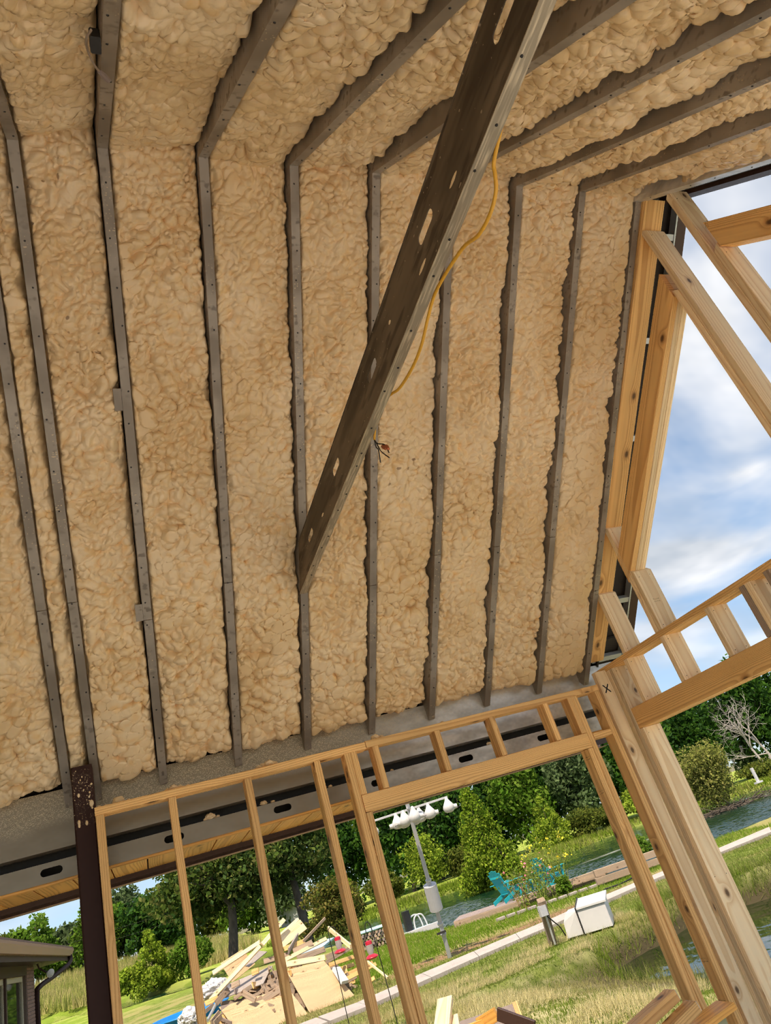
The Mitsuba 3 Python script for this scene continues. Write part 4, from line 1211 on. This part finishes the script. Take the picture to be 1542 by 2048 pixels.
# ------------------------------------------------------------------ debris heap
def sheet(name, label, c4, t, mat, cat, group=None, uvs=1.0):
    k = thing(name, label, cat, group)
    c = A(c4, float)
    n = unit(np.cross(c[1] - c[0], c[3] - c[0]))
    if n[2] < 0: n = -n
    BID[0] += 1
    s = BID[0] * 20 + 5
    lu, lv = np.linalg.norm(c[1] - c[0]), np.linalg.norm(c[3] - c[0])
    uv = A([(s, -.2), (s + lu, -.2), (s + lu, lv - .2), (s, lv - .2)])
    lo = c - n * t
    q = [[0, 1, 2, 3]] if np.cross(c[1] - c[0], c[2] - c[0]) @ n > 0 else [[3, 2, 1, 0]]
    mb = MB().add(c, q, uv).add(lo, A(q)[:, ::-1], uv)
    for i in range(4):
        j = (i + 1) % 4
        mb.add([c[i], c[j], lo[j], lo[i]], [[0, 1, 2, 3]], [(s, .1), (s + .3, .1), (s + .3, .12), (s, .12)])
    scene[k] = mb.shape(mat, uv=True)
    return k


sheet('plywood_sheet', 'big plywood sheet with knots leaning at the right of the debris heap', [(2.59, 17.58, .72), (3.41, 17.49, .65), (3.65, 16.39, -.03), (2.73, 16.15, -.15)], .018, 'mat_plywood', 'plywood')
sheet('plywood_sheet', 'plywood sheet overlapping the big one at the foot of the debris heap', [(1.15, 17.75, .50), (2.51, 17.2, .43), (2.72, 16.0, -.19), (1.6, 15.95, -.42)], .018, 'mat_plywood', 'plywood')
sheet('plywood_sheet', 'narrow plywood sheet on top of the lowest sheet of the debris heap', [(1.32, 17.3, .41), (1.96, 17.0, .41), (2.24, 16.0, -.17), (1.4, 15.85, -.33)], .018, 'mat_plywood', 'plywood')
sheet('scrap_sheet', 'pale grey panel lying across the left of the debris heap', [(1.03, 18.67, .76), (2.4, 18.09, .86), (2.09, 17.62, .63), (1.11, 18.1, .60)], .015, 'mat_walk', 'panel')
sheet('scrap_sheet', 'small pale panel near the top of the debris heap', [(1.84, 18.51, 1.03), (2.22, 18.72, 1.21), (2.42, 18.67, 1.13), (1.94, 18.36, .98)], .015, 'mat_walk', 'panel')
sheet('scrap_sheet', 'tan panel at the top left of the debris heap', [(1.39, 18.86, 1.21), (1.91, 18.93, 1.33), (2.13, 18.78, .97), (1.56, 18.65, .79)], .015, 'mat_plywood', 'panel')
sheet('scrap_sheet', 'light blue sheet lying behind the debris heap', [(3.39, 20.02, .8), (4.26, 21.43, .86), (4.56, 21.3, .84), (3.83, 19.83, .77)], .03, 'mat_pale_blue', 'panel')
LONG = [((1.17, 18.41, 1.09), (2.24, 18.13, 1.37), .09, 'long pale board sticking out at the left top of the debris heap'), ((1.02, 17.99, .65), (2.19, 17.82, 1.30), .09, 'long pale board slanting across the left of the debris heap'), ((2.26, 18.03, 1.31), (2.89, 18.41, 1.64), .09, 'pale board end rising highest from the debris heap'),
        ((2.68, 18.38, 1.21), (3.35, 18.7, 1.41), .26, 'broad pale board jutting up from the debris heap'), ((2.72, 18.66, 1.33), (3.29, 18.9, 1.55), .07, 'narrow pale board behind the broad one in the debris heap'), ((2.59, 17.74, .89), (3.74, 18.38, .99), .08, 'long pale board lying over the plywood in the debris heap'),
        ((2.62, 17.71, .81), (3.46, 17.57, .69), .12, 'orange board on the upper edge of the big plywood sheet'), ((3.74, 17.89, 1.19), (3.90, 16.82, .76), .09, 'pale square post leaning on the right of the debris heap'), ((4.08, 16.43, .43), (4.24, 15.79, .10), .04, 'thin yellow stick right of the debris heap')]
for p, q_, w, lab in LONG:
    lumber('scrap_board', lab, p, q_, w, .038, (0, .5, 1), PP, cat='board')
lumber('scrap_board', 'thin brown stick pointing up from the debris heap', (3.19, 18.2, 1.1), (3.93, 18.94, 1.38), .06, .03, (0, 0, 1), 'mat_old_wood', cat='board')
lumber('scrap_board', 'dirty whitish board standing in the debris heap', (2.78, 17.95, 1.02), (3.12, 18.41, 1.23), .14, .03, (.5, 0, 1), 'mat_walk', cat='board')
MISC = [((2.89, 18.04, .98), (3.37, 18.16, 1.02)), ((3.66, 16.73, .25), (4.41, 17.1, .28)), ((3.75, 16.91, .30), (4.38, 17.22, .31)), ((3.43, 17.38, .61), (4.19, 17.97, .68)), ((3.5, 17.56, .67), (4.02, 17.92, .69)), ((3.44, 17.15, .56), (4.09, 17.62, .51)), ((4.03, 16.39, .10), (4.12, 16.33, .13)),
        ((2.73, 18.18, 1.08), (3.23, 18.31, 1.09)), ((2.25, 18.22, .98), (2.81, 18.22, .95)), ((2.91, 17.75, .83), (3.59, 18.05, .82)), ((1.45, 17.6, .78), (1.61, 17.52, .80)), ((1.92, 17.83, .87), (2.06, 17.76, .88)), ((1.61, 17.11, .63), (1.80, 16.88, .45)), ((.90, 17.81, .63), (1.17, 17.92, .65)),
        ((.91, 16.71, .36), (1.11, 17.19, .44)), ((.86, 17.39, .53), (1.05, 17.77, .57)), ((1.11, 17.74, .58), (1.41, 18.02, .72)), ((.94, 16.45, .36), (1.12, 16.97, .39)), ((1.45, 17.47, .56), (1.81, 17.62, .64)), ((1.65, 17.47, .62), (1.84, 17.6, .65))]
rng = np.random.default_rng(64)
for p, q_ in MISC:
    lumber('scrap_lumber', 'weathered scrap of lumber in the debris heap', p, q_, .07 + .05 * rng.random(), .03, (0, .4, 1), ['mat_old_wood', 'mat_pine', 'mat_old_wood'][rng.integers(3)], group='scraps of lumber in the debris heap', cat='board')
for i in range(46):
    a, b = rng.uniform(1.0, 4.0), rng.uniform(17.2, 18.6)
    z = max(.05, .95 * (1 - abs(a - 2.4) / 2.3) * rng.uniform(.25, .95) * (1 - abs(b - 18.1) / 2.2))
    d = unit((rng.normal(), rng.normal() * .7, rng.normal() * .18)) * rng.uniform(.4, .9)
    lumber('scrap_lumber', 'weathered scrap of lumber in the debris heap', A([a, b, z]) - d / 2, A([a, b, z]) + d / 2, .06 + .1 * rng.random(), .025, (0, .4, 1), ['mat_old_wood', 'mat_old_wood', 'mat_pine', 'mat_panel'][rng.integers(4)], group='scraps of lumber in the debris heap', cat='board')
sheet('foam_board', 'white chunk of foam board beside the big plywood sheet', [(3.48, 17.04, .51), (3.67, 17.23, .46), (3.63, 16.5, .24), (3.48, 16.43, .26)], .06, 'mat_white', 'foam board')
pi = thing('scrap_pipe', 'grey-blue pipe sticking out of the left of the debris heap', 'pipe')
scene[pi] = tube([(.86, 16.96, .41), (1.12, 17.86, .57)], .03, 8).shape('mat_bright_steel')


k = thing('wood_scraps', 'dense tangle of small dark wood scraps filling the debris heap', 'wood scraps', kind='stuff')
mb = MB()
for i in range(520):
    rr, aa = rng.random() ** .6, rng.uniform(0, 2 * np.pi)
    a, b = 2.45 + 1.45 * rr * np.cos(aa), 17.75 + .95 * rr * np.sin(aa)
    z = (.02 + .78 * rng.random()) * (1 - rr) ** .8
    d = unit((rng.normal(), rng.normal() * .8, rng.normal() * .25)) * rng.uniform(.15, .5)
    stick(A([a, b, z]) - d / 2, A([a, b, z]) + d / 2, .05 + .09 * rng.random(), .02, (0, .4, 1), 0, mb)
scene[k] = mb.shape('mat_old_wood', uv=True)


def crumple(label, c, r, seed):
    k = thing('plastic_sheet', label, 'plastic sheet')
    m = trimesh.creation.icosphere(4, 1.0)
    v = m.vertices
    n = meshkit.fbm(v * 1.7 + seed, 4) - .5
    rid = np.abs(meshkit.fbm(v * 3.5 + seed * 3, 3) - .5)
    m.vertices = v * (1 + .8 * n - .9 * rid)[:, None] * A(r) + A(c)
    scene[k] = ply(m, 'mat_plastic_sheet', smooth=25)


crumple('crumpled white plastic sheet at the upper left of the debris heap', (1.15, 18.35, .80), (.32, .25, .20), 2.2)
crumple('crumpled white plastic sheet beside the blue pool', (.68, 20.5, .28), (.30, .5, .24), 5.1)
pool = thing('wading_pool', 'round blue plastic wading pool on the lawn at the bottom', 'pool')
part(pool, 'shell', lathe([(0, -.08), (.80, -.08), (.98, .16), (1.0, .19), (1.05, .20), (1.07, .17), (1.03, .13), (.9, -.1)], 48, (.82, 24.35, 0)).shape('mat_blue', smooth=40))
# firewood
wood = [(6.35, 25.68), (7.09, 25.39)]
rng = np.random.default_rng(91)
bidx = 0
for r in range(6):
    for cidx in range(9):
        t = (cidx + .5 * (r % 2)) / 8.6
        p = A([6.25 + .95 * t, 25.7 - .35 * t, -.03 + .087 * r])
        d = unit((.35, .93, rng.normal() * .03))
        k = thing('firewood_log', 'split log in the firewood stack behind the right feeder', 'log', 'logs of the firewood stack')
        rr = .045 + .006 * rng.random()
        prism_m = MB()
        a0 = rng.random() * 6
        n = [5, 6, 7][rng.integers(3)]
        g = a0 + np.sort(rng.random(n) * .5 + np.arange(n)) * 2 * np.pi / n
        prof = np.c_[np.cos(g), np.sin(g)] * rr
        prism(prism_m, prof, p - d * .2, d, np.cross(d, [0, 0, 1]), (0, 0, 1), .4)
        scene[k] = prism_m.shape(['mat_old_wood', 'mat_bark', 'mat_panel'][rng.integers(3)], uv=True)
sheet('cover_sheet', 'light blue sheet covering the firewood stack', [(6.05, 25.72, .50), (7.35, 25.25, .50), (7.5, 25.75, .54), (6.2, 26.2, .54)], .02, 'mat_pale_blue', 'cover')

# ------------------------------------------------------------------ lumber outside at the bottom edge and inside by the right jamb
lumber('loose_board', 'pale new board standing up at the bottom edge, taller of two', (1.98, 6.35, .54), (2.32, 6.94, .715), .135, .038, (1, -.45, 0), PP, cat='board')
lumber('loose_board', 'pale new board at the bottom edge, shorter of two', (2.14, 6.40, .52), (2.29, 6.77, .60), .085, .038, (1, -.45, 0), PP, cat='board')
sheet('old_panel', 'stained grey-mauve panel standing on its edge at the bottom', [(2.35, 7.68, .42), (3.10, 7.36, .415), (3.02, 7.16, .05), (2.35, 7.45, .05)], .012, 'mat_panel', 'panel')
lumber('old_trim', 'light brown edge strip on the stained grey panel', (3.115, 7.355, .42), (3.045, 7.14, .05), .05, .03, (1, -.4, 0), 'mat_pine', cat='trim')
lumber('old_trim', 'old reddish trim board lying before the stained panel', (1.85, 6.85, .50), (2.62, 6.92, .455), .05, .04, (0, 0, 1), 'mat_soffit', cat='trim')
lumber('old_trim', 'reddish brown trim board slanting up before the stained panel', (2.56, 6.95, .45), (2.68, 6.78, .50), .10, .03, (0, 0, 1), 'mat_soffit', cat='trim')
lumber('old_trim', 'dark brown trim board slanting down before the stained panel', (2.68, 6.76, .50), (2.86, 6.5, .36), .10, .03, (0, 0, 1), 'mat_fascia', cat='trim')
lumber('loose_board', 'short pine board with a whitened end leaning by the right jamb, farther of two', (1.55, 3.60, .70), (2.345, 3.60, .865), .050, .085, (0, 0, 1), 'mat_pine', cat='board')
lumber('loose_board', 'short pine board with a whitened end leaning by the right jamb, nearer of two', (1.55, 3.50, .625), (2.365, 3.50, .815), .050, .085, (0, 0, 1), 'mat_pine', cat='board')
for kk, p, b0 in (('loose_board_002', (2.346, 3.60, .8653), (1.55, 3.60, .70)), ('loose_board_003', (2.366, 3.50, .8153), (1.55, 3.50, .625))):
    d = unit(A(p) - A(b0))
    part(kk, 'painted_end', stick(A(p), A(p) + d * .003, .046, .080, (0, 0, 1), .002).shape('mat_white'), 'whitened board end')
lumber('loose_board', 'reddish board lying flat below the two leaning boards', (1.95, 3.62, .655), (2.62, 3.60, .735), .14, .03, (0, 1, 0), 'mat_soffit', cat='board')
lumber('loose_board', 'pale block end at the right edge beside the knotty stud', (3.02, 3.40, .50), (3.02, 3.62, .50), .10, .04, (1, 0, 0), PP, cat='board') if False else None

# ------------------------------------------------------------------ house at the lower left
hs = thing('house', 'low brown house with gutter and window at the lower left', 'house')
mb = MB()
HX = -2.45
wallp = sbox(8, 0, 19.6, 2.34).difference(sbox(13.2, .55, 18.45, 2.17))
part(hs, 'wall', plate(wallp, (HX - .2, 0, 0), (0, 1, 0), (0, 0, 1), .2).shape('mat_mortar'))
part(hs, 'end_wall', boxm(-9, HX - .2, 19.4, 19.6, 0, 2.5).shape('mat_mortar'))
for r in range(34):
    z = .04 + .067 * r
    for (y0, y1) in ([(18.50, 18.9), (18.91, 19.31), (19.32, 19.6)] if r % 2 else [(18.50, 18.7), (18.71, 19.11), (19.12, 19.6)]):
        part(hs, 'brick', boxm(HX - .03, HX + .012, y0, y1, z, z + .058, .004).shape('mat_brick'))
win = part(hs, 'window', plate(sbox(13.2, .55, 18.45, 2.17).difference(sbox(13.3, .65, 16.15, 2.08)).difference(sbox(16.35, .65, 18.36, 2.08)), (HX - .12, 0, 0), (0, 1, 0), (0, 0, 1), .06).shape('mat_trim'), 'cream window frame')
for y0, y1 in ((13.3, 16.15), (16.35, 18.36)):
    part(win, 'pane', boxm(HX - .10, HX - .09, y0, y1, .65, 2.08).shape('mat_dark_glass'), 'dark reflecting pane')
part(hs, 'mullion', boxm(HX - .12, HX - .02, 16.19, 16.31, .55, 2.17).shape('mat_fascia'), 'dark mullion')
part(hs, 'lintel', boxm(HX - .02, HX + .02, 8, 18.48, 2.17, 2.34).shape('mat_fascia'), 'dark brown lintel')
part(hs, 'soffit', boxm(-9, -2.02, 5, 22.75, 2.34, 2.36).shape('mat_fascia'), 'dark brown eave soffit')
part(hs, 'fascia', boxm(-2.05, -2.02, 5, 22.8, 2.30, 2.52).shape('mat_fascia'))
gp = [(0, 0), (.07, 0), (.085, .03), (.125, .11), (.13, .15), (.118, .15), (.0, .15)]
part(hs, 'gutter', prism(MB(), gp, (-2.02, 5, 2.39), (0, 1, 0), (1, 0, 0), (0, 0, 1), 17.9).shape('mat_gutter'), 'brown eave gutter')
part(hs, 'roof', prism(MB(), [(-5, 2.2), (.09, 0), (.09, .035), (-5, 2.24)], (-2.0, 5, 2.545), (0, 1, 0), (1, 0, 0), (0, 0, 1), 17.9).shape('mat_shingle'))
part(hs, 'roof_gable', prism(MB(), [(-5, 0), (0, 0), (-5, 2.15)], (-2.1, 19.45, 2.36), (0, 1, 0), (1, 0, 0), (0, 0, 1), .1).shape('mat_fascia'))
part(hs, 'downspout', tube(smoothline([(-1.97, 22.6, 2.40), (-1.96, 22.55, 2.30), (-2.0, 22.1, 2.18), (-2.2, 20.8, 2.02), (-2.36, 19.75, 1.90), (-2.40, 19.62, 1.75), (-2.40, 19.62, 1.0), (-2.40, 19.62, 0)], 6), .055, 8).shape('mat_brown_paint', smooth=40), 'dark brown downspout')
lamp = thing('flood_lamp', 'white floodlight under the eave of the brown house', 'lamp')
part(lamp, 'head', lathe([(0, .02), (.05, .018), (.085, .0), (.07, -.05), (.03, -.12), (.025, -.17), (0, -.18)], 16, (-2.12, 19.66, 2.09), axis=(.5, -.75, -.25)).shape('mat_white', smooth=40))
part(lamp, 'arm', tube([(-2.20, 19.78, 2.12), (-2.35, 19.75, 2.25), (-2.38, 19.7, 2.34)], .02, 6).shape('mat_fascia'))

# pale farm building seen through the oaks, power lines
fb = thing('farm_shed', 'long pale-roofed shed far behind the oaks', 'shed')
sx = unit((.75, -.66, 0)); sy = A([.66, .75, 0])
o = A([15.6, 92, 0])
pt = lambda a, b, c: o + sx * a * .42 + sy * b * .6 + A([0, 0, c * .9])
part(fb, 'roof', MB().add([pt(-3, -2, 3.4), pt(4, -2, 3.4), pt(4, 1, 4.4), pt(-3, 1, 4.4), pt(-3, -2, 3.3), pt(4, -2, 3.3), pt(4, 1, 4.3), pt(-3, 1, 4.3)], [[0, 1, 2, 3], [7, 6, 5, 4], [0, 4, 5, 1], [1, 5, 6, 2], [2, 6, 7, 3], [3, 7, 4, 0]]).shape('mat_white'))
part(fb, 'wall', MB().add([pt(-2.8, -1.8, -.2), pt(3.8, -1.8, -.2), pt(3.8, -1.8, 3.4), pt(-2.8, -1.8, 3.4), pt(-2.8, -1.7, -.2), pt(3.8, -1.7, -.2), pt(3.8, -1.7, 3.4), pt(-2.8, -1.7, 3.4)], [[0, 1, 2, 3], [7, 6, 5, 4], [0, 4, 5, 1], [1, 5, 6, 2], [2, 6, 7, 3], [3, 7, 4, 0]]).shape('mat_white_metal'))
for i, z in enumerate((5.4, 4.6)):
    pw = thing('power_line', f'thin overhead wire crossing before the far left trees, {"upper" if i == 0 else "lower"} of two', 'wire')
    scene[pw] = tube([(-30 + 6 * t, 76 + .3 * t, z - .5 + .012 * (t - 4) ** 2) for t in range(9)], .012, 4).shape('mat_dark_steel')
